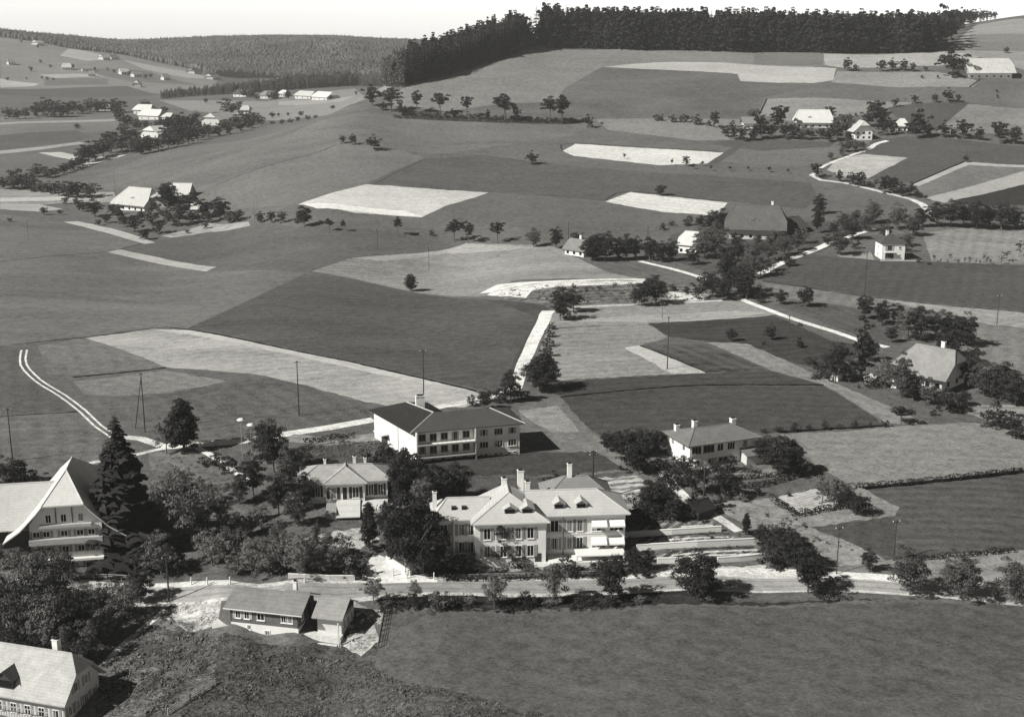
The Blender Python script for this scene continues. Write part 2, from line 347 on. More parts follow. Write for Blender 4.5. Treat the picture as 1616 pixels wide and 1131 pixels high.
# middle right
field(150, [(868,495),(905,480),(1170,472),(1225,496),(1160,505),(1020,512),(868,517)], ang=.05, con=.12)
field(170, [(1000,498),(1160,490),(1210,493),(1160,503),(1020,508),(880,508)])
field(146, [(862,520),(1020,512),(1060,530),(1010,545),(1112,588),(880,600),(850,560)], con=.3, patch=.1)
field(192, [(985,548),(1010,545),(1114,588),(1060,590)], con=.1)
field(186, [(1030,546),(1050,545),(1114,588),(1090,589)])
field(72, [(1022,510),(1222,498),(1310,537),(1390,550),(1300,585),(1210,560),(1150,543),(1055,531)], con=.4)
field(92, [(1010,545),(1150,542),(1218,584),(1116,588)], con=.6, patch=.3)
field(142, [(1115,540),(1178,542),(1290,592),(1310,600),(1460,668),(1400,668),(1300,607),(1216,584)], con=.2)
field(102, [(1295,590),(1400,600),(1500,628),(1556,664),(1470,668),(1310,602)], con=.2)
field(150, [(1490,640),(1640,640),(1640,668),(1560,664)], con=.5)
field(78, [(880,602),(1216,585),(1300,607),(1100,608),(890,626)], con=.3)
field(80, [(884,626),(1100,608),(1300,608),(1396,670),(1240,683),(1000,688),(950,690),(905,655)], ang=.05, con=.25)
verge_shade([(884,626),(1100,608),(1300,607)], 1.0, 22); verge_shade([(1010,545),(1050,560),(1116,588)], .7, 40)
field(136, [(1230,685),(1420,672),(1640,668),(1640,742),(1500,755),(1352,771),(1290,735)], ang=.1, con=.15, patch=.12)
verge_shade([(1230,682),(1300,677),(1398,671)], 1.1, 22)
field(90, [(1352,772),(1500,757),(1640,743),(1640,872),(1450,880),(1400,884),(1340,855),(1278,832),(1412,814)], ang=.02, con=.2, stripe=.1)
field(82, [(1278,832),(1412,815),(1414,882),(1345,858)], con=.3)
verge_shade([(1350,771),(1500,757),(1640,741)], 1.6, 14)
field(148, [(1120,795),(1215,785),(1258,812),(1330,800),(1355,768),(1420,800),(1412,813),(1278,832),(1345,857),(1400,884),(1640,868),(1640,935),(1420,915),(1260,905),(1230,860),(1190,835)], con=.3, patch=.2)
field(130, [(1290,890),(1420,895),(1400,915),(1280,905)])
# near buildings
field(120, [(820,642),(850,628),(886,628),(930,680),(985,718),(995,748),(900,742),(860,700),(824,690)], con=.3)
field(148, [(818,648),(880,640),(914,680),(870,682),(840,665)], con=.2, stripe=.5, ang=-.5)
field(76, [(655,732),(822,712),(940,712),(985,740),(900,748),(740,750)], con=.2)
field(95, [(730,752),(900,750),(1000,742),(990,790),(700,800)], con=.3)
field(172, [(925,755),(1005,750),(1050,785),(1000,790),(950,780)], con=.3, stripe=.35, ang=.1)
field(150, [(970,795),(1045,790),(1075,812),(990,815)], con=.4)
field(112, [(1060,700),(1250,700),(1290,740),(1270,775),(1100,785),(1050,745)], con=.3)
field(140, [(1160,742),(1230,738),(1235,748),(1160,756)])
field(105, [(1160,760),(1260,748),(1290,752),(1280,770),(1200,782),(1150,780)])
field(192, [(1216,785),(1288,771),(1330,796),(1256,811)], stripe=.4, ang=.5, con=.5)
field(110, [(985,815),(1130,815),(1215,850),(1230,890),(1180,895),(1040,892),(985,875)], con=.5, stripe=.45, ang=.2)
field(100, [(225,705),(300,700),(380,712),(480,770),(520,840),(560,915),(480,912),(300,915),(120,920),(200,870),(215,790)], con=.5, patch=.3)
field(112, [(235,715),(320,705),(420,760),(330,790),(240,770)], con=.4, patch=.3)
field(84, [(480,700),(560,695),(640,700),(660,760),(620,800),(500,780)], con=.6)
field(92, [(560,880),(700,880),(1000,880),(1040,905),(700,910),(560,915)], con=.5)
field(150, [(700,884),(985,870),(1000,888),(900,898),(720,900)], con=.5, rough_g=.9)
field(176, [(460,852),(580,830),(600,850),(560,870),(500,880)], con=.7, rough_g=1.)
# foreground
field(96, [(595,965),(1000,958),(1640,955),(1660,1160),(920,1160),(760,1100),(640,1075),(592,1055)], ang=.6, con=.22, patch=.14, rough_g=.5)
field(82, [(170,1160),(330,1010),(350,1000),(470,1020),(540,1000),(600,1000),(592,1055),(640,1075),(760,1100),(930,1160)], con=.6, patch=.25, rough_g=1.3)
field(112, [(150,1060),(265,965),(300,1000),(348,1006),(335,1075),(265,1125),(150,1130)], con=.9, patch=.4, rough_g=1.2)
field(86, [(225,1010),(310,1015),(300,1060),(210,1050)], con=.8)
field(188, [(285,945),(350,940),(345,975),(330,990),(300,996),(262,975),(280,960)], con=.7, rough_g=1.)
field(150, [(530,945),(560,950),(608,965),(600,985),(560,960)], con=.8, rough_g=1.)
field(165, [(530,1015),(590,985),(600,1010),(570,1035)], con=.8, rough_g=1.2)
field(200, [(535,948),(560,945),(555,955),(540,960)], con=.8)
field(60, [(600,930),(1000,926),(1420,930),(1640,944),(1640,948),(1000,955),(600,962)], con=.5, rough_g=.9)
field(100, [(1100,925),(1640,940),(1640,952),(1100,945)], con=.4)
# garden beds on the terraces and the plots behind
for i in range(16):
    x = 1000 + i * 9; field(175 if i % 2 else 70, [(x-6, 862), (x+22, 846), (x+27, 846), (x-1, 862)], rough_g=.9)
for i in range(17):
    x = 1030 + i * 9.5; field(165 if i % 2 else 66, [(x-8, 882), (x+16, 869), (x+21, 868), (x-2, 882)], rough_g=.9)
for i in range(13): x = 1010 + i * 9; field(150 if i % 2 else 90, [(x-8, 838), (x+14, 822), (x+19, 822), (x-2, 838)], rough_g=.8)
for pl in (((1075,831),(1125,828)), ((1040,853),(1150,847)), ((1060,857),(1185,850)), ((1060,876),(1195,867)), ((1050,882),(1200,873)), ((1005,858),(1040,856))): strip(215, list(pl), .55, 'path', con=.2)
for pl in (((1020,849),(1150,842)), ((1050,872),(1190,863))): strip(60, list(pl), .5, 'verge_shade', con=.5)
field(190, [(1040,897),(1130,893),(1210,892),(1205,899),(1050,905)], con=.5)
for i in range(8): y = 758 + i * 3.6; field(196 if i % 2 else 120, [(932 + i*4, y), (1008 + i*5, y-6), (1012 + i*5, y-4), (935 + i*4, y+2)], con=.3)
# roads and paths
RD = [(-120,930),(20,931),(130,933),(300,935),(450,932),(620,926),(800,926),(1000,921),(1150,918),(1300,919),(1420,925),(1520,931),(1720,945)]
strip(205, RD, 6.6, 'road_verge', con=.3); strip(166, RD, 4.5, 'road', off=-.15, con=.1, patch=.15, rough_g=.1); strip(150, RD, .5, 'road', off=.9, con=.1, rough_g=.1); strip(152, RD, .5, 'road', off=-1.0, con=.1, rough_g=.1)
strip(222, [(980,908),(1100,903),(1200,902),(1330,906),(1420,912)], 2.6, 'pavement', con=.15)
strip(210, [(125,916),(300,919),(360,920)], 1.0, 'pavement', con=.3)
field(232, [(572,912),(570,904),(590,872),(606,878),(640,903),(690,913),(690,918),(575,921)], 'driveway', con=.1, rough_g=.2)
strip(232, [(38,552),(37,575),(60,600),(98,624),(130,648),(155,672),(185,692)], .55, 'track', off=.75, con=.2)
strip(232, [(38,552),(37,575),(60,600),(98,624),(130,648),(155,672),(185,692)], .55, 'track', off=-.75, con=.2)
strip(215, [(185,688),(222,692),(255,703)], 2.4, 'track', con=.3)
strip(215, [(110,742),(150,728),(200,720),(255,708),(310,700)], 1.6, 'track', con=.5)
strip(235, [(255,704),(300,702),(380,696),(440,687),(520,674),(590,662)], 3.6, 'lane', con=.12)
strip(150, [(455,690),(520,697),(580,690),(610,686)], 5, 'driveway', con=.1)
strip(235, [(310,706),(340,722),(365,740),(392,758)], 1.5, 'path', con=.3)
strip(235, [(655,650),(700,640),(750,632),(790,622),(812,612)], 3, 'lane', con=.12)
strip(236, [(812,614),(826,575),(845,530),(865,490)], (3.2, 4.2), 'lane', con=.1)
strip(238, [(768,462),(790,450),(860,445),(960,441),(1030,441)], (5, 2), 'lane', con=.25)
field(120, [(768,466),(800,452),(900,448),(1050,444),(1110,455),(1120,470),(900,482),(860,480),(800,473)], con=.9, rough_g=1., patch=.3)
field(225, [(768,466),(790,452),(860,447),(1030,442),(1030,446),(900,452),(840,458),(830,470)], con=.5, rough_g=.6)
field(225, [(1045,458),(1080,462),(1120,465),(1110,474),(1060,476)], con=.4)
strip(225, [(880,487),(960,482),(1060,478),(1140,474)], 1.2, 'lane', con=.3)
strip(238, [(1010,412),(1060,424),(1100,436),(1125,446)], 2.4, 'lane', con=.1)
strip(238, [(1186,440),(1230,416),(1280,396),(1308,384)], 3.4, 'lane', con=.1)
strip(238, [(1308,384),(1350,370),(1382,361)], 2.4, 'lane', con=.1)
strip(238, [(1160,468),(1210,488),(1260,506),(1320,524),(1360,538),(1400,548)], 2.4, 'lane', con=.15)
strip(225, [(1440,315),(1456,322),(1466,335),(1462,342)], (3, 5), 'lane')
strip(215, [(1280,275),(1295,284),(1330,288),(1380,300),(1440,315)], 2.6, 'lane', con=.3)
strip(225, [(1370,236),(1385,226),(1400,222)], 3, 'lane')
strip(225, [(1280,278),(1300,262),(1340,246),(1368,237)], 2, 'lane', con=.4)
strip(222, [(1048,742),(1060,765),(1085,790),(1130,815),(1165,838)], (2.6, 2), 'path', con=.2)
strip(230, [(165,1048),(195,1015),(225,990),(262,962)], 1.1, 'path', con=.4)
strip(205, [(930,1000),(930,1001)], .1, 'path')
FIELDS.pop()
# ---------------------------------------------------------------- one triangulated ground
gv2, ge, rings = [], [], []
for name, pl, mat in FIELDS:
    soft = name in ('field', 'verge_shade')
    q = [(p.x / p.y * 3, math.log(p.y)) for p in pl]; r = []
    for i in range(len(q)):
        a, b = q[i], q[(i+1) % len(q)]; m = max(1, int(math.hypot(b[0]-a[0], b[1]-a[1]) / (.012 if soft else .03))); jit = (.0022 if soft else .0005) * min(1., 240 / math.exp(a[1])) * (.5 if name != 'field' else 1)
        r += [(a[0] + (b[0]-a[0]) * j / m + (rnd.uniform(-jit, jit) * 1.4 if j else 0), a[1] + (b[1]-a[1]) * j / m + (rnd.uniform(-jit, jit) if j else 0)) for j in range(m)]
    k = len(gv2); gv2 += r; ge += [(k + i, k + (i + 1) % len(r)) for i in range(len(r))]; rings.append(np.array(r))
us = np.linspace(U0 * 3, U1 * 3, 170); vs = np.linspace(V0, V1, 200)
gv2 += [(u, v) for v in vs for u in us]
ov, oe, of_, _, _, _ = delaunay_2d_cdt([Vector(p) for p in gv2], ge, [], 0, 1e-7, False)
OV = np.array([(p[0], p[1]) for p in ov]); Yw = np.exp(OV[:, 1]); Xw = OV[:, 0] / 3 * Yw
W3 = np.stack([Xw, Yw, hz(Xw, Yw)], 1); FT = np.array([tuple(f) for f in of_]); CT = OV[FT].mean(1); own = np.full(len(FT), -1)
for fi, r in enumerate(rings):                    # which plot every triangle of the ground belongs to; later plots lie on earlier ones
    lo, hi = r.min(0), r.max(0); c = np.nonzero((CT[:, 0] > lo[0]) & (CT[:, 0] < hi[0]) & (CT[:, 1] > lo[1]) & (CT[:, 1] < hi[1]))[0]; ins = np.zeros(len(c), bool); P0 = CT[c]
    for a, b in zip(r, np.roll(r, -1, 0)):
        if a[1] == b[1]: continue
        ins ^= ((a[1] > P0[:, 1]) != (b[1] > P0[:, 1])) & (P0[:, 0] < (b[0] - a[0]) * (P0[:, 1] - a[1]) / (b[1] - a[1]) + a[0])
    own[c[ins]] = fi
own = own.tolist(); of_ = FT.tolist()
by = {}
for f, o in zip(of_, own): by.setdefault(o, []).append(f)
for o, fs in by.items():
    FA = np.array(fs, dtype=int); used, inv = np.unique(FA.ravel(), return_inverse=True)
    FA = inv.reshape(FA.shape); V = W3[used]
    a = V[FA[:, 1]] - V[FA[:, 0]]; b = V[FA[:, 2]] - V[FA[:, 0]]
    fl = (a[:, 0] * b[:, 1] - a[:, 1] * b[:, 0]) < 0; FA[fl] = FA[fl][:, ::-1]
    nm, mt = ('ground', base_meadow) if o < 0 else (FIELDS[o][0], FIELDS[o][2])
    tag(link(nm, np_mesh(nm, V, FA, mt, True)), kind='structure')
# ---------------------------------------------------------------- buildings
M = lambda nm, a, **k: plain(nm, a, **k)
WHITE = M('white_render', .74, var=.05, scale=.5); CREAM = M('cream_render', .55, var=.06, scale=.5); GREYW = M('grey_render', .3, var=.08, scale=.5)
TIMBER = M('weathered_timber', .13, var=.2, scale=1.2); DARKW = M('dark_timber', .045, var=.3, scale=1); PALEW = M('pale_timber', .42, var=.12, scale=1.2)
ROOF_L = tiles('sunbleached_tiles', .45, .07); ROOF_LL = tiles('pale_tiles', .55, .06); ROOF_M = tiles('grey_tiles', .21, .07)
ROOF_D = tiles('dark_tiles', .03, .08); ROOF_MD = tiles('brown_tiles', .07, .09); PAINT = M('white_paint', .75, var=.03); STONE = M('wall_stone', .6, var=.14, scale=2)
GREYP = M('grey_paint', .28, var=.08); METAL = M('zinc_flashing', .5, var=.1); SOOT = M('soot', .02)
GLASS, _t, _b = new_mat('window_glass'); _b.inputs['Base Color'].default_value = (.012, .012, .012, 1); _b.inputs['Roughness'].default_value = .12; _b.inputs['Specular IOR Level'].default_value = .3
CURT = M('curtain_cloth', .3, var=.1)
class House:
    def __init__(s, name, A, B, label, cat='house', group=None, lift=0., depth=10.):
        a, b = at(*A), at(*B); d = b - a; s.L = math.hypot(d.x, d.y); s.D = depth; s.s = ppm(a)
        z = min(a.z, b.z) + lift
        s.root = empty(name, (a.x, a.y, z), math.atan2(d.y, d.x), label, cat, group); s.wallo = s.roofo = None
    def xat(s, px, A, B): return (px - A[0]) / (B[0] - A[0]) * s.L
    def wall(s, x0, x1, y0, y1, ze, zr=None, k=(1, 1), ax='x', o=.6, mat=None, zb=-3., name='wall', t=.18):
        """box walls with the gable trapezes the roof leaves open"""
        mb = MB()
        if zr is None: mb.box(x0, y0, zb, x1, y1, ze)
        else:
            sw = (ax == 'y'); a0, a1, b0, b1 = (y0, y1, x0, x1) if sw else (x0, x1, y0, y1)
            half = (b1 - b0) / 2 + o; sl = (zr - ze) / half; zt = ze + sl * o - t - .03; bm = (b0 + b1) / 2
            def prof(kk):
                zk = ze + (zr - ze) * kk - t - .03
                if zk <= zt + .05: return [(b0, zb), (b1, zb), (b1, zt), (b0, zt)]
                w = max((zr - t - .03 - zk) / sl, .02); return [(b0, zb), (b1, zb), (b1, zt), (bm + w, zk), (bm - w, zk), (b0, zt)]
            P3 = lambda a, p: (p[0], a, p[1]) if sw else (a, p[0], p[1])
            # the long box up to the eaves, then thin gable leaves at both ends
            if sw: mb.box(b0, a0 + .01, zb, b1, a1 - .01, zt)
            else: mb.box(a0 + .01, b0, zb, a1 - .01, b1, zt)
            for a, kk, dr in ((a0, k[0], 1), (a1, k[1], -1)):
                p = prof(kk); n = len(p)
                if n == 4: p = [(b0 + .003, zb), (b1 - .003, zb), (b1 - .003, zt - .003), (b0 + .003, zt - .003)]
                q = mb; kx = len(q.v); q.v += [P3(a, c) for c in p] + [P3(a + dr * .25, c) for c in p]
                q.f.append(tuple(kx + i for i in range(n))); q.f.append(tuple(kx + n + i for i in range(n))[::-1])
                q.f += [(kx + i, kx + (i+1) % n, kx + n + (i+1) % n, kx + n + i) for i in range(n)]
        w = mb.build(name, mat or WHITE, s.root)
        if s.wallo is None: s.wallo = w
        return w
    def roof(s, x0, x1, y0, y1, ze, zr, k=(1, 1), ins=(0, 0), ax='x', mat=None, t=.18, name='roof', flare=0., cap=True):
        """roof over the rectangle of its eaves; k = how high the gable goes at either end (0 hip .. 1 gable), ins = how far the ridge stays back"""
        sw = (ax == 'y'); a0, a1, b0, b1 = (y0, y1, x0, x1) if sw else (x0, x1, y0, y1); bm = (b0 + b1) / 2; h = (b1 - b0) / 2
        C = lambda a, b, z: (b, a, z) if sw else (a, b, z)
        mb = MB(); r0, r1 = C(a0 + ins[0], bm, zr), C(a1 - ins[1], bm, zr)
        def ends(a, kk, sg): return C(a, bm + sg * h, ze), C(a, bm + sg * h * (1 - kk), ze + (zr - ze) * kk)
        for sg in (-1, 1):
            e0, k0 = ends(a0, k[0], sg); e1, k1 = ends(a1, k[1], sg)
            p = [e0, e1] + ([k1] if k[1] > 0 and (k[1] < 1 or ins[1] > 0) else []) + [r1, r0] + ([k0] if k[0] > 0 and (k[0] < 1 or ins[0] > 0) else [])
            if k[1] >= 1 and ins[1] == 0: pass
            if (sg > 0) != sw: p = p[::-1]
            mb.slab(p, t)
        for a, kk, inn, rr, fl in ((a0, k[0], ins[0], r0, 1), (a1, k[1], ins[1], r1, -1)):
            if inn > 0:
                zk = ze + (zr - ze) * kk; c0 = C(a, bm - h * (1 - kk), zk); c1 = C(a, bm + h * (1 - kk), zk)
                p = [c1, c0, rr] if fl > 0 else [c0, c1, rr]
                if sw: p = p[::-1]
                mb.slab([(q[0], q[1], q[2] + .004) for q in p], t)
        if cap:                                   # ridge and hip tiles
            mb.tube(r0, r1, .16, n=5) if (Vector(r0) - Vector(r1)).length > .3 else None
            for a, kk, inn, rr in ((a0, k[0], ins[0], r0), (a1, k[1], ins[1], r1)):
                if inn > 0:
                    for sg in (-1, 1):
                        mb.tube(C(a, bm + sg * h * (1 - kk), ze + (zr - ze) * kk), rr, .12, n=5)
        o = mb.build(name, mat or ROOF_L, s.root)
        if s.roofo is None: s.roofo = o
        return o
    def frame(s, face):
        if isinstance(face, tuple): return face
        return {'F': (Vector((0,0,0)), Vector((1,0,0)), Vector((0,-1,0))), 'R': (Vector((s.L,0,0)), Vector((0,1,0)), Vector((1,0,0))),
                'L': (Vector((0,s.D,0)), Vector((0,-1,0)), Vector((-1,0,0))), 'B': (Vector((s.L,s.D,0)), Vector((-1,0,0)), Vector((0,1,0)))}[face]
    def block(s, mb, fr, a0, a1, z0, z1, n0, n1):
        o, t, n = fr; k = len(mb.v)
        for nn in (n0, n1):
            for a, z in ((a0, z0), (a1, z0), (a1, z1), (a0, z1)): mb.v.append(tuple(o + t * a + n * nn + Vector((0, 0, z))))
        mb.f += [tuple(k + i for i in q) for q in ((3,2,1,0),(4,5,6,7),(0,1,5,4),(1,2,6,5),(2,3,7,6),(3,0,4,7))]; return mb
    def win(s, face, a, z, w=1., h=1.4, shut=0, mat=None, fine=True, shm=None, sill=True, mull=1):
        fr = s.frame(face)
        if not fine:
            return s.block(MB(), fr, a - w/2, a + w/2, z, z + h, -.05, .05).build('window', GLASS, s.root)
        mb = MB(); f = .09
        for q in ((a-w/2, a-w/2+f, z, z+h), (a+w/2-f, a+w/2, z, z+h), (a-w/2+f, a+w/2-f, z, z+f), (a-w/2+f, a+w/2-f, z+h-f, z+h)): s.block(mb, fr, *q, -.06, .07)
        for i in range(mull):
            c = a - w/2 + w * (i + 1) / (mull + 1); s.block(mb, fr, c - .035, c + .035, z + f, z + h - f, -.06, .055)
        if sill: s.block(mb, fr, a - w/2 - .08, a + w/2 + .08, z - .1, z - .002, -.05, .16)
        o = mb.build('window', mat or PAINT, s.root)
        s.block(MB(), fr, a - w/2 + .02, a + w/2 - .02, z + .02, z + h - .02, -.05, .03).build('pane', GLASS, o)
        q = rnd.random()
        if q < .45:
            c = rnd.uniform(.15, .3) * w; s.block(MB(), fr, a - w/2 + .1, a - w/2 + .1 + c, z + .1, z + h - .1, .031, .036).build('curtain', CURT, o)
            if q < .3: s.block(MB(), fr, a + w/2 - .1 - c, a + w/2 - .1, z + .1, z + h - .1, .031, .036).build('curtain', CURT, o)
        if shut:
            for sg in (-1, 1):
                c = a + sg * (w/2 + shut/2 + .02); s.block(MB(), fr, c - shut/2, c + shut/2, z - .03, z + h + .03, .004, .07).build('shutter', shm or GREYP, s.root)
        return o
    def door(s, face, a, w=1.1, h=2.1, z=0., mat=None, name='door'):
        return s.block(MB(), s.frame(face), a - w/2, a + w/2, z, z + h, -.05, .06).build(name, mat or DARKW, s.root)
    def band(s, face, a0, a1, z0, z1, n0, n1, name, mat):
        return s.block(MB(), s.frame(face), a0, a1, z0, z1, n0, n1).build(name, mat, s.root)
    def chimney(s, x, y, z0, z1, w=.7, d=None, mat=None):
        d = d or w; o = MB().box(x-w/2, y-d/2, z0, x+w/2, y+d/2, z1).box(x-w/2-.08, y-d/2-.08, z1+.002, x+w/2+.08, y+d/2+.08, z1+.12).build('chimney', mat or WHITE, s.roofo)
        MB().box(x-w/3, y-d/3, z1+.122, x+w/3, y+d/3, z1+.4).build('chimney_pot', SOOT, o); return o
    def dormer(s, x, y, z, w=1.6, h=1.3, dep=3., rm=None, wm=None, pane=True, up=.7):
        """front wall at y, running back into the roof"""
        rf = MB().slab([(x-w/2-.25, y-.3, z+h-.1), (x, y-.3, z+h+up), (x, y+dep, z+h+up), (x-w/2-.25, y+dep, z+h-.1)][::-1], .1)
        rf.slab([(x+w/2+.25, y-.3, z+h-.1), (x, y-.3, z+h+up), (x, y+dep, z+h+up), (x+w/2+.25, y+dep, z+h-.1)], .1)
        b = MB().box(x-w/2, y, z, x+w/2, y+dep, z+h-.12)
        b.poly([(x-w/2, y+.003, z+h-.13), (x+w/2, y+.003, z+h-.13), (x, y+.003, z+h+up-.15)])
        o = b.build('dormer', wm or GREYW, s.roofo); rf.build('dormer_roof', rm or ROOF_L, o)
        if pane: MB().box(x-w/2+.15, y-.04, z+.25, x+w/2-.15, y+.02, z+h-.2).build('dormer_window', GLASS, o)
        return o

# --- the long white institution building
A, B = (688, 886), (986, 874)
h = House('institution_building', A, B, 'long white two-storey building with pale dormered roofs beside the main road', 'large building', depth=12.)
X = lambda px: h.xat(px, A, B); L = h.L; c0, c1 = X(748), X(858)
h.wall(0, c0 + .5, 0, 7.2, 7.75); h.wall(c1 - .5, L, .2, 9.2, 7.85)
h.wall(c0, c1, -2.4, 7, 7.75); h.wall(c1 + 1, L - 1.5, 9.22, 14, 8.6)
h.roof(-.8, c0 + 3, -.7, 7.9, 7.9, 10.5, (0, 1), (3.0, 0), 'x', ROOF_L)
h.roof(c1 - 3, L + .8, -.5, 9.9, 8.0, 11.0, (1, 0), (0, 5.4), 'x', ROOF_L)
h.roof(c0 - .7, c1 + .7, -3.1, 8.4, 7.9, 11.9, (0, 0), (4.6, 2.2), 'y', ROOF_L)
h.roof(c1 + .4, L - 1, 5.2, 14.6, 8.7, 11.7, (0, 0), (4.5, 4.5), 'x', ROOF_M, name='rear_roof')
FC = (Vector((c0, -2.4, 0)), Vector((1, 0, 0)), Vector((0, -1, 0))); FR = (Vector((0, .2, 0)), Vector((1, 0, 0)), Vector((0, -1, 0)))
for z in (1.5, 4.8):
    h.win('F', X(701), z, 1.3, 2.1, .7); h.win('F', X(729), z, 1.2, 2.1, .6); h.win('F', X(742), z, 1.2, 2.1, .55)
    for px in (774, 799, 822, 841): h.win(FC, X(px) - c0 - .8, z, 1.25, 2.1, .55 if px != 799 else .6)
    h.win(FR, X(874), z, 1.5, 2.2, .5); h.win(FR, X(898), z, 1.2, 2.2, .55); h.win(FR, X(914), z, 1.2, 2.2, .55)
    for px in (944, 972):
        h.win(FR, X(px), z - .1, 2.5, 2.2, 0, mull=2)
        mb = MB(); a = X(px); mb.slab([(a-1.35, .1, z+2.1), (a-1.35, -1.1, z+1.25), (a+1.35, -1.1, z+1.25), (a+1.35, .1, z+2.1)], .05)
        mb.box(a-1.35, -1.13, z+1.0, a+1.35, -1.1, z+1.25); mb.build('awning', PAINT, h.root)
    for y in (2.5, 6, 9.5): h.win(('R' if 0 else (Vector((L, 0, 0)), Vector((0, 1, 0)), Vector((1, 0, 0)))), y + 1, z, 1.2, 2., .5); h.win((Vector((0, 11, 0)), Vector((0, -1, 0)), Vector((-1, 0, 0))), y - 1, z, 1.2, 2., .5)
h.band('F', 0, c0 - .02, 4.15, 4.32, 0, .07, 'string_course', WHITE); h.band(FR, c1 + .02, L, 4.25, 4.45, 0, .09, 'string_course', WHITE)
h.band('F', X(713), X(713) + .3, .2, 7.8, .0, .1, 'downpipe', GREYP); h.band(FR, X(887), X(887) + .2, .2, 7.8, 0, .1, 'downpipe', GREYP)
for px in (803, 830): h.dormer(X(px), -1.6, 8.9, 2.0, 1.2, 3.4, up=.6)
for px in (882, 917): h.dormer(X(px), .9, 8.7, 1.8, 1.1, 3.4, up=.6)
for px in (717, 733): MB().box(X(px)-.4, 1.2, 8.9, X(px)+.4, 2.0, 9.6).build('skylight', GLASS, h.roofo)
h.chimney(X(688), 3.6, 8.5, 11.6, .7); h.chimney(X(799), 6, 9.5, 12.9, .9); h.chimney(X(826), 7, 9, 13.9, 1.1, 1.); h.chimney(X(836), 5.8, 9, 12.2, .9); h.chimney(X(908), 9.9, 11, 13.9, .8)
MB().box(X(862), -3.6, -2.5, X(980), -.05, .55).box(X(905), -3.5, 1.5, X(982), .15, 1.68).box(X(905), -3.52, .56, X(905)+.2, -3.3, 1.5).box(X(980)-.2, -3.52, .56, X(980), -3.3, 1.5).build('terrace', PAINT, h.root)
MB().box(X(850)-1.2, -4.6, -2, X(862), -2.45, .4).build('entrance_steps', STONE, h.root)
h.door(FC, X(846) - c0, 1.1, 2.2, -.2)

# --- the flat-fronted building with balconies
A, B = (655, 729), (820, 716)
h = House('balcony_building', A, B, 'white building with dark hipped roof and two long balconies above the lawn', 'large building', depth=10.5)
L = h.L; X = lambda px: h.xat(px, A, B); W0 = (-5.4, 17.5); W1 = (6.5, 19.5)
MB().prism([(0, 0), (L, 0), (L, 10.5), (9.2, 10.5), W1, W0], -3, 7.0).build('wall', WHITE, h.root)
o, zt, zr = .8, 7.0, 9.2
rp = dict(a=(-1.0, -.9, zt), b=(L+.9, -.9, zt), c=(L+.9, 11.3, zt), d=(9.2, 11.3, zt), e=(7.2, 20.4, zt), f=(-6.4, 18.4, zt), r1=(5.2, 5.2, zr), r2=(L-5.2, 5.2, zr), r3=(1.2, 14.2, zr+.1))
mb = MB(); g = lambda *q: [rp[i] for i in q]
mb.slab(g('a', 'b', 'r2', 'r1'), .2).slab(g('b', 'c', 'r2'), .2).slab(g('c', 'd', 'r1', 'r2'), .2)
h.roofo = mb.build('roof', ROOF_MD, h.root)
mb = MB(); mb.slab(g('f', 'a', 'r1', 'r3'), .2).slab(g('d', 'e', 'r3', 'r1'), .2).slab(g('e', 'f', 'r3'), .2); mb.build('wing_roof', ROOF_D, h.root)
mb = MB()
for p, q in (('a', 'r1'), ('r1', 'r3'), ('b', 'r2')): mb.tube(rp[p], rp[q], .13, n=5)
mb.build('ridge_flashing', METAL, h.root)
h.chimney(3.6, 11.2, 8.6, 11.2, 1.9, .9)
for z in (4.7, 2.0):
    for px in (763, 786, 808): h.win('F', X(px), z, 1.9, 1.45, 0, mull=2)
    for i in range(5): h.win('F', 1.6 + i * 2.35, z - (.5 if i % 2 else 0), 1.5, 1.5 + (.5 if i % 2 else 0), 0, mat=GREYP)
for px in (759, 766, 782, 790, 804, 812): h.win('F', X(px), .25, .8, .5, 0, sill=False, mull=0)
for i in range(5): h.win('F', 1.4 + i * 2.3, .1, 1.1, .7, 0, sill=False, mull=0)
for z in (1.35, 4.1):
    MB().box(.3, -1.9, z, 12.6, -.003, z + .2).box(.3, -1.95, z + .202, 12.6, -1.86, z + .4).build('balcony', PAINT, h.root)
    mb = MB()
    for i in range(13): mb.box(.35 + i * 1.01, -1.92, z + .4, .39 + i * 1.01, -1.88, z + .95)
    mb.box(.3, -1.93, z + .95, 12.6, -1.87, z + 1.0); mb.build('balcony_railing', GREYP, h.root)
MB().box(0.02, -1.9, -1.2, .25, -.004, 7.0).build('side_screen', WHITE, h.root); MB().box(12.62, -1.9, -1.2, 12.8, -.004, 6.9).build('side_screen', GREYW, h.root)
wd = Vector((W0[0], W0[1], 0)); tl = (Vector((0, 0, 0)) - wd); LW = tl.length; tl.normalize(); FL = (wd, tl, Vector((tl.y, -tl.x, 0)))
if FL[2].x > 0: FL = (wd, tl, -FL[2])
h.band(FL, 3.4, 6.2, -.5, 3.0, -.05, .06, 'entrance_door', DARKW); h.band(FL, 2.6, 7.0, 3.1, 3.35, 0, 1.6, 'entrance_canopy', PAINT); h.band(FL, LW*.6, LW*.6+.2, 0, 6.9, 0, .12, 'downpipe', METAL)
for y in (2.5, 6, 9.): h.win('R', y, 4.7, 1.3, 1.4); h.win('R', y, 2.0, 1.3, 1.4)

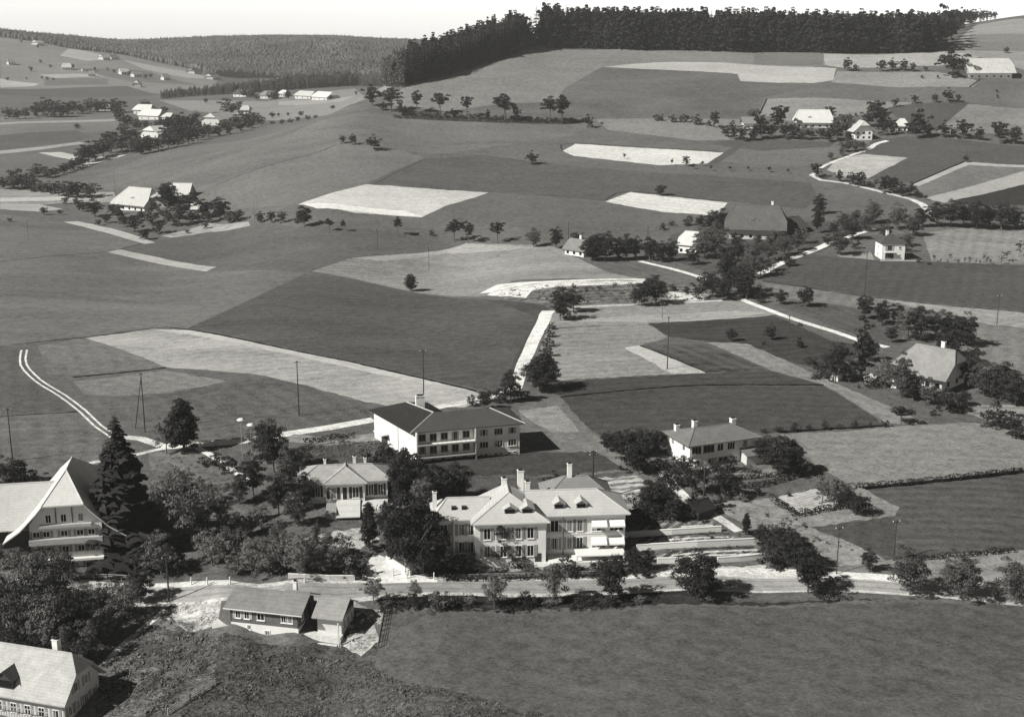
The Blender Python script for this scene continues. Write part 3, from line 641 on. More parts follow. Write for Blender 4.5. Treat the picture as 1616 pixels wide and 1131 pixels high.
# --- hipped pavilion with a low annex
A, B = (477, 796), (612, 792)
h = House('pavilion', A, B, 'hipped pale-roofed villa with shuttered windows and low annex among orchard trees', 'villa', depth=7.4)
L = h.L; X = lambda px: h.xat(px, A, B); c0, c1 = X(516), X(576)
h.wall(0, L, 0, 7.4, 4.7); h.wall(c0, c1, -1.3, 2, 4.7)
h.roof(-1, L + 1, -.9, 8.3, 4.75, 6.7, (0, 0), (4, 4), 'x', ROOF_M if 0 else tiles('pale_grey_tiles', .34))
h.roof(c0 - .6, c1 + .6, -2.2, 4.4, 4.75, 6.9, (0, 0), (4.0, .5), 'y', tiles('pale_grey_tiles', .34), name='projecting_roof')
h.chimney(X(513), 4.6, 6, 7.5, .5); h.chimney(X(560), 4.8, 6, 7.8, .6); h.chimney(X(577), 4.4, 6, 7.6, .5)
FC = (Vector((c0, -1.3, 0)), Vector((1, 0, 0)), Vector((0, -1, 0)))
for px in (488, 502): h.win('F', X(px), 1.6, 1.0, 2.2, .45, shm=DARKW)
for px in (527, 562): h.win(FC, X(px) - c0, 1.6, 1.3, 2.2, .6, shm=DARKW)
h.win(FC, X(545) - c0, .9, 1.0, 3.0, 0, mull=0)
for px in (586, 601): h.win('F', X(px), 1.6, 1.1, 2.2, .4, shm=DARKW)
h.band('F', -.2, L + .2, .6, 1.0, 0, .25, 'plinth', PAINT)
for y in (2, 4.2, 6.2): h.win('R', y, 1.6, 1, 2., .4); h.win('L', y - .5, 1.6, 1, 2., .4)
MB().box(X(516), -7.4, -3, X(516)+2.0, -1.35, 1.0).box(X(516)+2.2, -7.0, -3, X(566), -1.35, .25).build('annex_wall', GREYW, h.root)
MB().slab([(X(516)+1.9, -8.2, .4), (X(569), -8.2, .4), (X(569), -1.4, 1.35), (X(516)+1.9, -1.4, 1.35)], .15).build('annex_roof', ROOF_LL, h.root)
MB().box(X(569)+.3, -6, -3, X(606), -1.35, .9).box(X(568)+.3, -1.34, .3, X(612), -.02, .9).build('terrace', STONE, h.root)
mb = MB()
for i in range(7): mb.box(X(606)+.05, -6.2 + i * .7, -3, X(612)+1.2, -5.5 + i * .7, -2.2 + i * .42)
mb.build('garden_steps', PAINT, h.root)

# --- white hipped house on the right
A, B = (1088, 737), (1192, 724)
h = House('villa', A, B, 'white two-storey villa with grey hipped roof and three chimneys', 'house', depth=9.5)
L = h.L; X = lambda px: h.xat(px, A, B)
h.wall(0, L, 0, 9.5, 5.0); h.roof(-.9, L + .9, -.9, 10.4, 5.0, 6.9, (0, 0), (4.6, 4.6), 'x', tiles('grey_villa_tiles', .16))
h.chimney(1.2, 7.8, 5.2, 6.9, .9); h.chimney(X(1118), 6.3, 6, 7.8, .9); h.chimney(X(1180), 6.5, 5.2, 7.2, 1.0)
for px, w in ((1098, 2.2), (1117, 2.6), (1135, 1.5), (1152, 1.8), (1174, 1.2)): h.win('F', X(px), 2.9, w, 1.6, 0, mull=2 if w > 1.6 else 1, mat=PAINT if w < 2 else GREYP)
for px, w in ((1101, 1.1), (1121, 1.7), (1140, 2.4)): h.win('F', X(px), .4, w, 1.2, 0)
for y, z in ((2.2, .3), (7.3, .6), (7.0, 3.1), (2.4, 3.1)): h.win('L', y, z, 1.0, 1.2, 0)
h.wall(X(1167), L + 1.6, -2.6, -.02, 2.0, mat=CREAM, name='porch'); MB().slab([(X(1165), -3.2, 2.0), (L+2.2, -3.2, 2.0), (L+2.2, -.03, 2.9), (X(1165), -.03, 2.9)], .12).build('porch_roof', tiles('grey_villa_tiles', .16), h.root)
h.band('F', -.3, 0.4, -1, 2.2, 0, 2.5, 'garden_wall', PAINT)

# --- timber chalet
A, B = (365, 983), (471, 998)
h = House('chalet', A, B, 'timber and white chalet with stepped grey roof and covered porch below the road', 'chalet', depth=6.6)
L = h.L; X = lambda px: h.xat(px, A, B); mg = tiles('chalet_tiles', .2)
h.wall(0, L, 0, 6.6, .75); h.wall(-.06, L + .06, -.06, 6.66, 3.3, 5.15, (1, 1), 'x', .7, TIMBER, zb=.76, name='timber_storey')
xs = X(440); h.roof(-.9, xs, -.75, 7.35, 3.3, 5.05, (1, 1), (0, 0), 'x', mg); h.roof(xs, L + 1.0, -.8, 7.4, 3.42, 5.5, (1, 1), (0, 0), 'x', mg, name='raised_roof')
h.band('F', -.9, L + 1, 3.18, 3.32, .76, .86, 'gutter', PAINT)
F1 = (Vector((0, -.06, 0)), Vector((1, 0, 0)), Vector((0, -1, 0)))
for px, w in ((377, .9), (391, .9), (413, 1.3), (449, .9), (459, .9)): h.win(F1, X(px), 1.5, w, 1.25, .42 if w < 1 and px < 440 else 0, shm=PALEW)
for px, z, w in ((393, -.35, .6), (422, -1.0, 1.0), (451, -1.3, .95)): h.win('F', X(px), z, w, .85, 0)
R1 = (Vector((L + .06, 0, 0)), Vector((0, 1, 0)), Vector((1, 0, 0)))
h.win(R1, 1.6, 1.5, 1, 1.1); h.door(R1, 4.6, 1.1, 2.1, .9); h.chimney(X(480) - 3, 4.3, 5, 6.6, .6)
h.wall(L + 2.6, L + 6.6, 1.6, 7.4, 2.4, mat=CREAM, name='garage_wall')
h.wall(L + 2.6, L + 6.6, 1.6, 7.4, 2.6, 4.5, (1, 1), 'x', .6, DARKW, zb=1.9, name='garage_gable')
h.roof(L + 2.0, L + 7.2, .6, 8.0, 2.6, 4.6, (1, 1), (0, 0), 'x', tiles('lighter_chalet_tiles', .27), name='garage_roof')
RG = (Vector((L + 6.6, 1.6, 0)), Vector((0, 1, 0)), Vector((1, 0, 0)))
for y in (1.2, 2.9, 4.6): h.win(RG, y, .1, .9, 1.5, 0)
MB().box(L + .1, .2, -2.5, L + 6.9, 1.58, -.25).box(L + 6.7, -.4, -2.2, L + 6.9, -.2, 2.5).build('porch', STONE, h.root)
MB().box(-3.2, -.4, -2.5, L + 6.5, -.07, -1.75 + .5).box(-3.2, -.4, -3.5, -.1, 5, .15).build('terrace', STONE, h.root)
h.band((Vector((-3.1, 5, 0)), Vector((1, 0, 0)), Vector((0, -1, 0))), 0, 3.0, .15, 1.8, -.1, .1, 'woodpile', TIMBER)

# --- old farmhouse in the corner
A, B = (-34, 1119), (104, 1147)
h = House('farmhouse', A, B, 'half-hipped farmhouse with tiled dormer at the bottom edge, only its roof and gable in view', 'farmhouse', depth=8.6)
L = h.L; h.wall(0, L, 0, 8.6, 4.0, 9.3, (1, .55), 'x', .8, CREAM)
h.roof(-.8, L + .9, -1.0, 9.6, 4.0, 9.5, (1, .6), (0, 2.0), 'x', tiles('stone_grey_tiles', .4)); h.chimney(L - 4.6, 5.6, 8.4, 10.6, .9)
h.dormer(L - 9.8, -.2, 4.9, 3.0, 1.5, 3.6, ROOF_MD, DARKW, up=1.2)
for y, z in ((1.3, 1.2), (3.2, 1.2), (5.2, 1.2), (7.1, 1.2), (3.0, 4.2), (5.6, 4.2)): h.win('R', y, z, .95, 1.5, .42, shm=GREYP)
for i in range(6): h.win('F', 1.5 + i * 2.4, 1.1, 1.1, 1.5, .4)
mb = MB(); mb.box(0, -1.6, 2.9, L - 1, -1.5, 3.0)
for i in range(30): mb.box(.1 + i * .45, -1.58, 2.1, .16 + i * .45, -1.52, 2.9)
mb.build('balcony_railing', PALEW, h.root)

# --- the great gabled farmhouse
A, B = (52, 893), (166, 893)
h = House('gabled_farmhouse', A, B, 'great farmhouse with sweeping pale half-hipped roof and rows of gallery windows', 'farmhouse', depth=18.)
L = h.L; X = lambda px: h.xat(px, A, B)
cx = L / 2; y0, y1 = -1.3, 19.; pf = [(-L/2, -3), (L/2, -3), (L/2, 8.5), (4.6, 10.4), (3.6, 11.8), (-3.6, 11.8), (-4.6, 10.4), (-L/2, 8.5)]
mb = MB()
for a0, a1 in ((0, .3), (17.5, 17.8)):
    k = len(mb.v); n = len(pf); mb.v += [(cx + x, a0, z) for x, z in pf] + [(cx + x, a1, z) for x, z in pf]
    mb.f.append(tuple(k + i for i in range(n))); mb.f.append(tuple(k + n + i for i in range(n))[::-1]); mb.f += [(k + (i+1) % n, k + i, k + n + i, k + n + (i+1) % n) for i in range(n)]
mb.box(.003, .302, -3, L - .003, 17.498, 8.4); h.wallo = mb.build('wall', M('farmhouse_front', .66, var=.06, scale=.5), h.root)
mb = MB()
for s_ in (-1, 1):
    p = [(cx + s_*4.6, y0, 10.8), (cx + s_*3.45, y0, 12.2), (cx, y0 + 6.6, 16.4), (cx, y1 - 6.6, 16.4), (cx + s_*3.45, y1, 12.2), (cx + s_*4.6, y1, 10.8)]
    q = [(cx + s_*10.3, y0, 5.9), (cx + s_*7.4, y0, 7.9), (cx + s_*4.6, y0, 10.8), (cx + s_*4.6, y1, 10.8), (cx + s_*7.4, y1, 7.9), (cx + s_*10.3, y1, 5.9)]
    for w in (p, q[:1] + q[1:2] + q[4:], q[1:5]):
        w = w if s_ > 0 else w[::-1]; mb.slab(w[::-1] if s_ > 0 and False else w, .22)
mb.slab([(cx - 3.45, y0, 12.204), (cx + 3.45, y0, 12.204), (cx, y0 + 6.6, 16.404)], .22); mb.slab([(cx + 3.45, y1, 12.204), (cx - 3.45, y1, 12.204), (cx, y1 - 6.6, 16.404)], .22)
for s_ in (-1, 1): mb.tube((cx + s_*3.45, y0, 12.2), (cx, y0 + 6.6, 16.4), .14, n=5)
mb.tube((cx, y0 + 6.6, 16.4), (cx, y1 - 6.6, 16.4), .16, n=5)
h.roofo = mb.build('roof', ROOF_LL, h.root)
h.band('F', -.1, L + .1, 5.0, 6.0, 0, 1.0, 'gallery', PALEW); h.band('F', 1.8, L - 1.6, 8.0, 8.5, 0, .9, 'gallery', PALEW); h.band('F', 0, L, 1.7, 2.1, 0, .8, 'gallery', PAINT)
for z, hh in ((6.1, 1.1), (3.2, 1.2)):
    for px in (62, 78, 106, 131, 149): h.win('F', X(px), z, 1.2, hh, .5, shm=GREYP)
for px in (83, 107, 134): h.win('F', X(px), 8.7, 1.0, 1.5, 0)
for px in (95, 121): h.band('F', X(px) - .1, X(px) + .1, 8.6, 11.4, 0, .1, 'post', TIMBER)
for px in (72, 106, 141): h.win('F', X(px), .0, 1.1, 1.2, .4)
h.wall(L + .05, L + 2.7, .4, 12, 3.2, mat=DARKW, name='side_gallery'); h.band((Vector((L, .4, 0)), Vector((1, 0, 0)), Vector((0, -1, 0))), .1, 2.8, 1.2, 1.7, 0, .2, 'rail', PALEW)
h.wall(-16, -.02, 5, 15, 6.8, mat=DARKW, name='barn_wall'); h.band((Vector((-16, 5, 0)), Vector((1, 0, 0)), Vector((0, -1, 0))), 0, 12, -2, 2.6, 0, .2, 'barn_base', CREAM)
h.roof(-19, 3, 2, 18, 7.0, 12.8, (1, 1), (0, 0), 'x', ROOF_L, name='barn_roof')


# --- farmhouses and small buildings farther off
def farm(name, A, B, depth, ze, zr, label, cat='farmhouse', k=(.55, .55), ins=(2, 2), ax='x', rm=None, wm=None, o=1.2, wins=((1, 3),), dorm=None, chim=None, group=None, lift=0., side=True, ov=None):
    h = House(name, A, B, label, cat, group, lift, depth); L = h.L
    h.wall(0, L, 0, depth, ze, zr - .25, (k[0]*.9, k[1]*.9), ax, o, wm or WHITE)
    h.roof(-o, L + o, -o, depth + o, ze, zr, k, ins, ax, rm or ROOF_LL)
    for z, n in wins:
        for i in range(n): h.win('F', L * (i + .5) / n, z, min(1.2, L / n * .45), 1.2, 0, fine=False)
        if side:
            for i in range(2):
                h.win('L', depth * (i + .7) / 2.6, z, 1.1, 1.2, 0, fine=False); h.win('R', depth * (i + .7) / 2.6, z, 1.1, 1.2, 0, fine=False)
    if dorm:
        for f, w, m in dorm: h.dormer(L * f, depth * .12, ze + (zr - ze) * .22, w, 1.4, depth * .3, rm or ROOF_LL, m)
    if chim:
        for f, m in chim: h.chimney(L * f, depth * .55, zr - 1.6, zr + 1.5, .9, mat=m)
    return h
farm('farmhouse', (1410, 603), (1486, 619), 12, 3.4, 9.5, 'farmhouse with broad grey half-hipped roof half hidden by orchard trees', k=(.15, .55), ins=(4, 1.8), rm=tiles('warm_grey_tiles', .24), wm=CREAM, o=1.6, wins=((.8, 5),), chim=((.72, WHITE),))
farm('farmhouse', (1150, 377), (1233, 378), 17, 4.2, 13, 'big dark-roofed farmhouse with white dormer near the lane junction', k=(.3, .35), ins=(4, 3.5), rm=tiles('slate_grey_tiles', .105), wm=CREAM, o=2, wins=((.8, 6),), dorm=((.5, 3.2, WHITE),), chim=((.8, WHITE),))
farm('barn', (1240, 372), (1272, 366), 11, 2.6, 6.5, 'dark low barn behind the big dark-roofed farmhouse', 'barn', k=(1, 1), ins=(0, 0), rm=ROOF_MD, wm=DARKW, wins=())
farm('cottage', (891, 401), (921, 406), 7.5, 2.3, 6, 'small grey-roofed cottage beside a big dark bush at the field corner', 'cottage', k=(1, .8), ins=(0, .9), rm=tiles('cottage_tiles', .19), o=.8, wins=((.6, 3),), chim=((.5, WHITE),))
farm('cottage', (1070, 399), (1099, 401), 8, 3.4, 8.2, 'white-roofed cottage between dark trees at the upper lane', 'cottage', k=(.5, .5), ins=(1.8, 1.8), o=.7, wins=((.6, 3),))
h = farm('house', (1391, 410), (1427, 410), 8.5, 6.2, 8.8, 'white cube house with balcony in front of the nursery rows', 'house', k=(0, 0), ins=(3.6, 3.6), rm=ROOF_MD, o=.5, wins=(), chim=((.35, WHITE),))
for z in (.6, 3.5): h.win('F', h.L * .33, z, 3.2, 1.9, 0, mull=3, mat=GREYP); h.win('F', h.L * .78, z + .5, 1.0, 1.0, 0); h.win('L', 4, z + .4, 1.1, 1.1)
h.band('F', .8, h.L * .55, 2.9, 3.1, 0, 1.4, 'balcony', PAINT); h.band('F', -1, h.L + 6, -1.5, .1, 1.8, 2.1, 'garden_wall', STONE)
# left farm
h = farm('farmhouse', (181, 331), (228, 333), 15, 3.4, 11.5, 'pale half-hipped farmhouse among fruit trees in the open meadows', k=(.2, .35), ins=(5, 3.5), o=1.6, rm=ROOF_L, wins=((.8, 5),), dorm=((.55, 2.6, GREYW),))
farm('barn', (232, 330), (265, 326), 14, 3.8, 8.6, 'grey-gabled barn joined behind the pale meadow farmhouse', 'barn', k=(.5, .5), ins=(2, 2), ax='y', rm=ROOF_L, wm=GREYW, wins=((1.6, 4),))
farm('barn', (268, 318), (296, 314), 10, 3, 9, 'bright roofed barn behind the dark round tree at the meadow farm', 'barn', k=(1, 1), ins=(0, 0), rm=ROOF_LL, wm=CREAM, wins=())
farm('shed', (304, 337), (313, 336), 5, 2.2, 4.5, 'tiny pale shed under trees at the meadow farm', 'shed', k=(1, 1), ins=(0, 0), wins=())
# hill farms
farm('farmhouse', (1256, 201), (1310, 202), 14, 3, 10, 'white-roofed farmhouse in a belt of trees on the hillside', k=(.1, .4), ins=(3, 2), o=1.6, wins=((.5, 5),), dorm=((.4, 2.2, GREYW),))
farm('barn', (1174, 203), (1190, 203), 8, 3, 6.5, 'small grey barn at the end of the hillside tree belt', 'barn', k=(1, 1), ins=(0, 0), rm=ROOF_M, wins=())
farm('house', (1349, 221), (1376, 221), 9, 4.5, 10.5, 'white chalet house with gallery beside the hillside lane', 'house', k=(.6, .6), ins=(1.6, 1.6), ax='y', o=1.6, rm=ROOF_L, wins=((.8, 3), (3.2, 3)))
farm('house', (1414, 209), (1432, 209), 8, 3.6, 7.6, 'small pale hipped house hidden by a dark tree on the hillside', 'house', k=(0, 0), ins=(3, 3), wins=((.8, 2),))
farm('farmhouse', (1528, 124), (1597, 124), 15, 3.6, 13, 'large white-roofed farmhouse near the wood at the top of the hill', k=(.15, .5), ins=(2.5, 2), o=2, rm=tiles('bright_hill_tiles', .5), wins=((.8, 6),), dorm=((.45, 2.6, GREYW),))
# village in the valley
VG = 'houses of the far hamlets in the valley'
for a, b, y, dp, ze, zr, ax, rm, lb in (
    (211, 236, 180, 12, 4, 9, 'x', ROOF_LL, 'topmost of the two bright roofs in the valley hamlet'),
    (219, 250, 189, 12, 4, 9.5, 'x', ROOF_LL, 'long bright roof just below the topmost hamlet farmhouse'),
    (256, 268, 191, 9, 3.5, 7, 'x', ROOF_L, 'small pale gabled house next to the long bright hamlet roof'),
    (222, 250, 217, 13, 3.5, 9, 'y', ROOF_LL, 'bright triangular roofed farmhouse low in the valley hamlet'),
    (318, 346, 198, 14, 4.5, 10, 'y', ROOF_L, 'pale arched gable farmhouse in the east of the hamlet'),
    (346, 366, 192, 10, 3.5, 8, 'x', ROOF_M, 'grey roofed barn beside the arched gable farmhouse'),
    (374, 392, 180, 10, 3.5, 7.5, 'x', ROOF_L, 'pale barn behind a dark pointed tree in the hamlet'),
    (150, 175, 175, 9, 3, 6, 'x', GREYW, 'dull grey shed in the hedge west of the hamlet'),
    (465, 490, 156, 12, 3.5, 8, 'x', ROOF_L, 'long pale barn by the spruce strip, west of its twin'),
    (492, 516, 158, 14, 3.5, 8.5, 'x', ROOF_LL, 'bright barn at the end of the spruce strip farm'),
    (411, 428, 156, 11, 3.5, 8, 'x', ROOF_M, 'grey barn half hidden among trees by the spruce strip'),
    (368, 388, 153, 11, 3.5, 8, 'x', ROOF_MD, 'dark roofed barn at the western end of the spruce strip farms'),
    (440, 449, 153, 8, 3.5, 7, 'x', ROOF_LL, 'small white house between two barns by the spruce strip'),
    (209, 222, 138, 11, 3.5, 9, 'y', ROOF_L, 'lone bright gabled farmhouse on the far open slope'),
    (98, 112, 111, 12, 4, 10, 'x', ROOF_L, 'white farmhouse beside a round tree on the far slope'),
    (130, 145, 113, 12, 4, 9, 'x', ROOF_M, 'pale farmhouse east of the round tree on the far slope'),
    (163, 174, 95, 11, 4, 9, 'x', ROOF_L, 'upper white farmhouse under the edge of the far wood'),
    (176, 188, 94, 11, 4, 8, 'x', ROOF_M, 'second pale farmhouse under the edge of the far wood'),
    (192, 204, 118, 11, 4, 9, 'x', ROOF_L, 'bright house in a clump of trees halfway down the far slope'),
    (212, 224, 122, 11, 4, 8, 'x', ROOF_M, 'dull pale house next to the clump on the far slope'),
    (259, 269, 127, 10, 4, 9, 'x', ROOF_M, 'small white block at the foot of the far slope'),
    (139, 150, 121, 10, 3.5, 8, 'x', ROOF_M, 'tiny bright barn below the pale farmhouse on the far slope'),
    (14, 24, 103, 12, 4, 9, 'x', ROOF_M, 'pale farmhouse at the western margin of the far slope'),
    (307, 318, 117, 13, 4, 10, 'x', ROOF_M, 'pale house where the far slope meets the wooded ridge'),
    (336, 348, 126, 13, 4, 10, 'x', ROOF_L, 'last bright house in the gap before the wooded ridge'),
    (60, 70, 72, 14, 4, 9, 'x', ROOF_L, 'faint white farm high on the far slope')):
    farm('farmhouse', (a, y), (b, y), dp, ze, zr, lb, 'farmhouse', k=(.4, .4), ins=(2, 2), ax=ax, rm=rm, wm=CREAM, group=VG, wins=((1, 3),), side=False, o=1)
# small structures near the buildings
h = House('garden_shed', (1102, 822), (1128, 812), 'dark gabled garden shed beside the pale garden path', 'shed', depth=4)
h.wall(0, h.L, 0, 4, 1.6, 2.9, (1, 1), 'x', .3, DARKW); h.roof(-.3, h.L + .3, -.3, 4.3, 1.6, 3, (1, 1), (0, 0), 'x', ROOF_D)
h = House('shed', (1310, 600), (1322, 602), 'low white shed in the hedge west of the grey farmhouse', 'shed', depth=3)
h.wall(0, h.L, 0, 3, 1.8, mat=WHITE); h.roof(-.2, h.L + .2, -.2, 3.2, 1.8, 2.5, (1, 1), (0, 0), 'x', ROOF_M)
h = House('shed', (1364, 604), (1377, 609), 'bright little shed beside the column-shaped tree', 'shed', depth=3)
h.wall(0, h.L, 0, 3, 1.6, mat=WHITE); h.roof(-.2, h.L + .2, -.2, 3.2, 1.6, 2.3, (1, 1), (0, 0), 'x', ROOF_L)
h = House('transformer_tower', (1406, 612), (1414, 613), 'small white tower under the tree before the grey farmhouse', 'tower', depth=1.8)
h.wall(0, h.L, 0, 1.8, 3.2, mat=WHITE); h.roof(-.3, h.L + .3, -.3, 2.1, 3.2, 4.0, (0, 0), (.8, .8), 'x', ROOF_M)
# ---------------------------------------------------------------- vegetation
def foliage(name, a, sp=.5, tr=.12, ns=.9):
    m, t, b = new_mat(name); gi = t.nodes.new('ShaderNodeObjectInfo'); v = coords(t)
    n = noise(t, v, ns, 5, .7); f = math_(t, 'ADD', math_(t, 'MULTIPLY', math_(t, 'SUBTRACT', n, .5), 3.2 * sp), math_(t, 'MULTIPLY', math_(t, 'SUBTRACT', gi.outputs['Random'], .5), .55))
    f = math_(t, 'MAXIMUM', math_(t, 'ADD', f, 1.), .25)
    mx = t.nodes.new('ShaderNodeVectorMath'); mx.operation = 'SCALE'; mx.inputs[0].default_value = rgb(a)[:3]; t.links.new(f, mx.inputs['Scale'])
    b.inputs['Roughness'].default_value = .7; b.inputs['Specular IOR Level'].default_value = .25; t.links.new(mx.outputs[0], b.inputs['Base Color'])
    tl = t.nodes.new('ShaderNodeBsdfTranslucent'); t.links.new(mx.outputs[0], tl.inputs[0]); ms = t.nodes.new('ShaderNodeMixShader'); ms.inputs[0].default_value = tr
    o = t.nodes['Material Output']; t.links.new(b.outputs[0], ms.inputs[1]); t.links.new(tl.outputs[0], ms.inputs[2]); t.links.new(ms.outputs[0], o.inputs[0]); return m
LF_D = foliage('dark_leaves', .028, .9); LF_M = foliage('green_leaves', .075, .9); LF_L = foliage('pale_leaves', .13, .6); NEEDLE = foliage('spruce_needles', .022, .7, .05)
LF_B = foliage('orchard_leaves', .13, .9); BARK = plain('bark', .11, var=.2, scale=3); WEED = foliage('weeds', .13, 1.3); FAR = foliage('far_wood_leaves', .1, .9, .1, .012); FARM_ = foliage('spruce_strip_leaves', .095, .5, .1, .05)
def quads(C, N, size, asp, rg):
    """leaf faces: centres C, normals N"""
    n = len(C); N = N / (np.linalg.norm(N, axis=1, keepdims=True) + 1e-9)
    r = rg.normal(size=(n, 3)); T = np.cross(N, r); T /= np.linalg.norm(T, axis=1, keepdims=True) + 1e-9; B = np.cross(N, T)
    s = (size * rg.uniform(.6, 1.35, n))[:, None]; T = T * s * asp; B = B * s
    V = np.stack([C - T*.9, C - B*.55 + N*s*.12, C + T*.9 , C + B*.55 + N*s*.12], 1).reshape(-1, 3)
    return V, np.arange(4 * n).reshape(n, 4)
def sph(n, rg):
    d = rg.normal(size=(n, 3)); return d / np.linalg.norm(d, axis=1, keepdims=True)
def crown_v(seed, rx, z0, z1, ncl, nl, leaf, top=1., dense=.25, rag=.25, shape='round'):
    """leaf clumps spread over and through an uneven crown"""
    rg = np.random.default_rng(seed); zc, rz = (z0 + z1) / 2, (z1 - z0) / 2
    d = sph(ncl, rg); rad = rg.uniform(.45, 1, ncl) ** .6
    bump = 1 + rag * np.sin(d[:, 0] * 3 + seed) * np.cos(d[:, 1] * 3.3 + seed * 2) + rg.normal(size=ncl) * rag * .3
    c = d * (rad * bump)[:, None]
    if shape == 'cone': w = np.clip(1.15 - (c[:, 2] + 1) * .42, .2, 1.2); c[:, :2] *= w[:, None]
    if shape == 'dome': w = np.clip(1.1 - np.maximum(c[:, 2], 0) * .35, .3, 1.2); c[:, :2] *= w[:, None]
    c = c * [rx, rx, rz] + [0, 0, zc]
    Cs, Ns = [], []; rc = rx * rg.uniform(.2, .38, ncl)
    for i in range(ncl):
        q = sph(nl, rg); q[:, 2] = np.abs(q[:, 2]) * .8 + q[:, 2] * .2
        Cs.append(c[i] + q * rc[i] * rg.uniform(.5, 1.08, nl)[:, None] * [1, 1, .75]); Ns.append(q + rg.normal(size=(nl, 3)) * .55 + [0, 0, .25])
    k = int(ncl * nl * dense); q = sph(k, rg) * rg.uniform(.2, .8, k)[:, None]
    Cs.append(q * [rx * .85, rx * .85, rz * .85] + [0, 0, zc]); Ns.append(rg.normal(size=(k, 3)))
    return quads(np.concatenate(Cs), np.concatenate(Ns), leaf, 1.25, rg), c
def spruce_v(seed, h, r, lev, per, q=1.):
    rg = np.random.default_rng(seed); C, N, Ln = [], [], []; V = []
    for i in range(lev):
        f = (i + rg.uniform(-.3, .3)) / lev; z = h * (.07 + .93 * f); R_ = r * (1 - f) ** .85 * rg.uniform(.75, 1.2) + .12; n = max(4, int(per * (1 - f * .6)))
        a = rg.uniform(0, 6.28, n)
        for t in a:
            L_ = R_ * rg.uniform(.7, 1.15); dr = -.28 * L_ * rg.uniform(.5, 1.3); o = np.array([math.cos(t), math.sin(t), 0]); p = np.array([-o[1], o[0], 0]); w = L_ * rg.uniform(.22, .36)
            for s0, s1, ww in ((.1, .62, 1.), (.5, 1.05, .75)):
                zb = z + dr * s0 * s0; ze = z + dr * s1 * s1 + (.04 * L_ if s1 > 1 else 0); tw = rg.uniform(-.25, .25) * w
                a0 = o * L_ * s0; a1 = o * L_ * s1
                V += [a0 + p * w * ww * .6 + [0, 0, zb - tw - w*.2], a0 - p * w * ww * .6 + [0, 0, zb + tw - w*.2], a1 - p * w * ww + [0, 0, ze + tw - w * .35], a1 * 1.08 + [0, 0, ze], a1 + p * w * ww + [0, 0, ze - tw - w * .35], (a0+a1)/2 + [0, 0, (zb+ze)/2 + w*.12]]
    V = np.array(V); k = len(V) // 6; F_ = np.concatenate([[(i*6, i*6+1, i*6+2, i*6+5), (i*6+5, i*6+2, i*6+3, i*6+4), (i*6, i*6+5, i*6+4, i*6+4)] for i in range(k)])
    F_ = np.array([f for f in F_ if len(set(f)) == 4]); return V, F_
def trunk_mesh(h0, h1, r, cl, seed, nlimb=6, straight=False):
    rg = random.Random(seed); mb = MB(); top = Vector((rg.uniform(-.1, .1) * h1 * .3, rg.uniform(-.1, .1) * h1 * .3, h1)) if not straight else Vector((0, 0, h1))
    mid = top * (h0 / h1); mb.tube((0, 0, -.6), mid, r, r * .75, 7); mb.tube(mid, top, r * .75, r * .18, 6)
    for i in range(min(nlimb, len(cl))):
        c = Vector(cl[int(i * len(cl) / nlimb)]); t = rg.uniform(0, .5); s = mid + (top - mid) * t; m_ = s.lerp(c, .5) + Vector((0, 0, -.12 * (c - s).length)); mb.tube(s, m_, r * .42, r * .28, 5); mb.tube(m_, c, r * .28, r * .08, 5)
    return mb.mesh('trunk', BARK)
PROTO = {}
def proto(kind, crowns, trunks, name, h, tr=True): PROTO[kind] = (crowns, trunks, name, h)
def mk(kind, name, mat, n, h, rx, z0, ncl, nl, leaf, limbs=6, r=None, **k):
    cr, tk = [], []
    for i in range(n):
        sd = 100 * len(PROTO) + i * 7 + 3; (V, F_), c = crown_v(sd, rx * (1 + .12 * math.sin(i * 2.1)), z0, h, ncl, nl, leaf, **k)
        cr.append(np_mesh(kind + '_crown', V, F_, mat)); tk.append(trunk_mesh(max(z0 * 1.1, .3), h * .8, r or h * .028, c, sd, limbs) if limbs else None)
    proto(kind, cr, tk, name, h)
mk('broad', 'broadleaf_tree', LF_M, 4, 10, 4.2, 1.6, 60, 90, .20); mk('dark', 'dark_broadleaf_tree', LF_D, 4, 10, 4.0, 1.2, 60, 90, .20)
mk('orch', 'orchard_tree', LF_B, 5, 7, 3.2, 1.4, 50, 80, .155, rag=.4, dense=.12); mk('pale', 'pale_leaved_tree', LF_L, 2, 7, 3.2, 1.2, 50, 80, .15, rag=.4, dense=.12)
mk('round', 'dense_round_tree', LF_D, 2, 10, 4.3, .9, 90, 90, .2, shape='dome', dense=.5, rag=.1); mk('lolly', 'standard_fruit_tree', LF_D, 4, 9, 2.6, 3.6, 26, 40, .3, r=.22, rag=.3)
mk('cone', 'conical_tree', LF_D, 2, 10, 2.8, .6, 80, 90, .18, shape='cone', dense=.5, rag=.1); mk('column', 'columnar_tree', LF_D, 2, 12, 1.7, .8, 44, 44, .28, rag=.2, dense=.4)
mk('bush', 'bush', LF_D, 4, 3.2, 2.1, -.3, 24, 34, .17, limbs=0, rag=.3); mk('shrub', 'shrub', LF_B, 4, 2.6, 1.8, -.3, 22, 34, .15, limbs=0, rag=.4)
mk('sap', 'young_tree', LF_M, 3, 4, 1.0, 1.2, 14, 24, .15, limbs=3, r=.06, rag=.4); mk('f_tree', 'far_tree', LF_D, 4, 10, 4.2, .8, 26, 26, .5, limbs=3); mk('f_mid', 'far_leafy_tree', LF_M, 4, 9, 4.2, .6, 26, 26, .5, limbs=3)
sp, st = [], []
for i in range(4):
    V, F_ = spruce_v(900 + i, 16, 3.5, 74, 32); sp.append(np_mesh('spruce_crown', V, F_, NEEDLE)); st.append(MB().tube((0, 0, -.6), (0, 0, 15), .3, .05, 7).mesh('trunk', BARK))
proto('spruce', sp, st, 'spruce', 16)
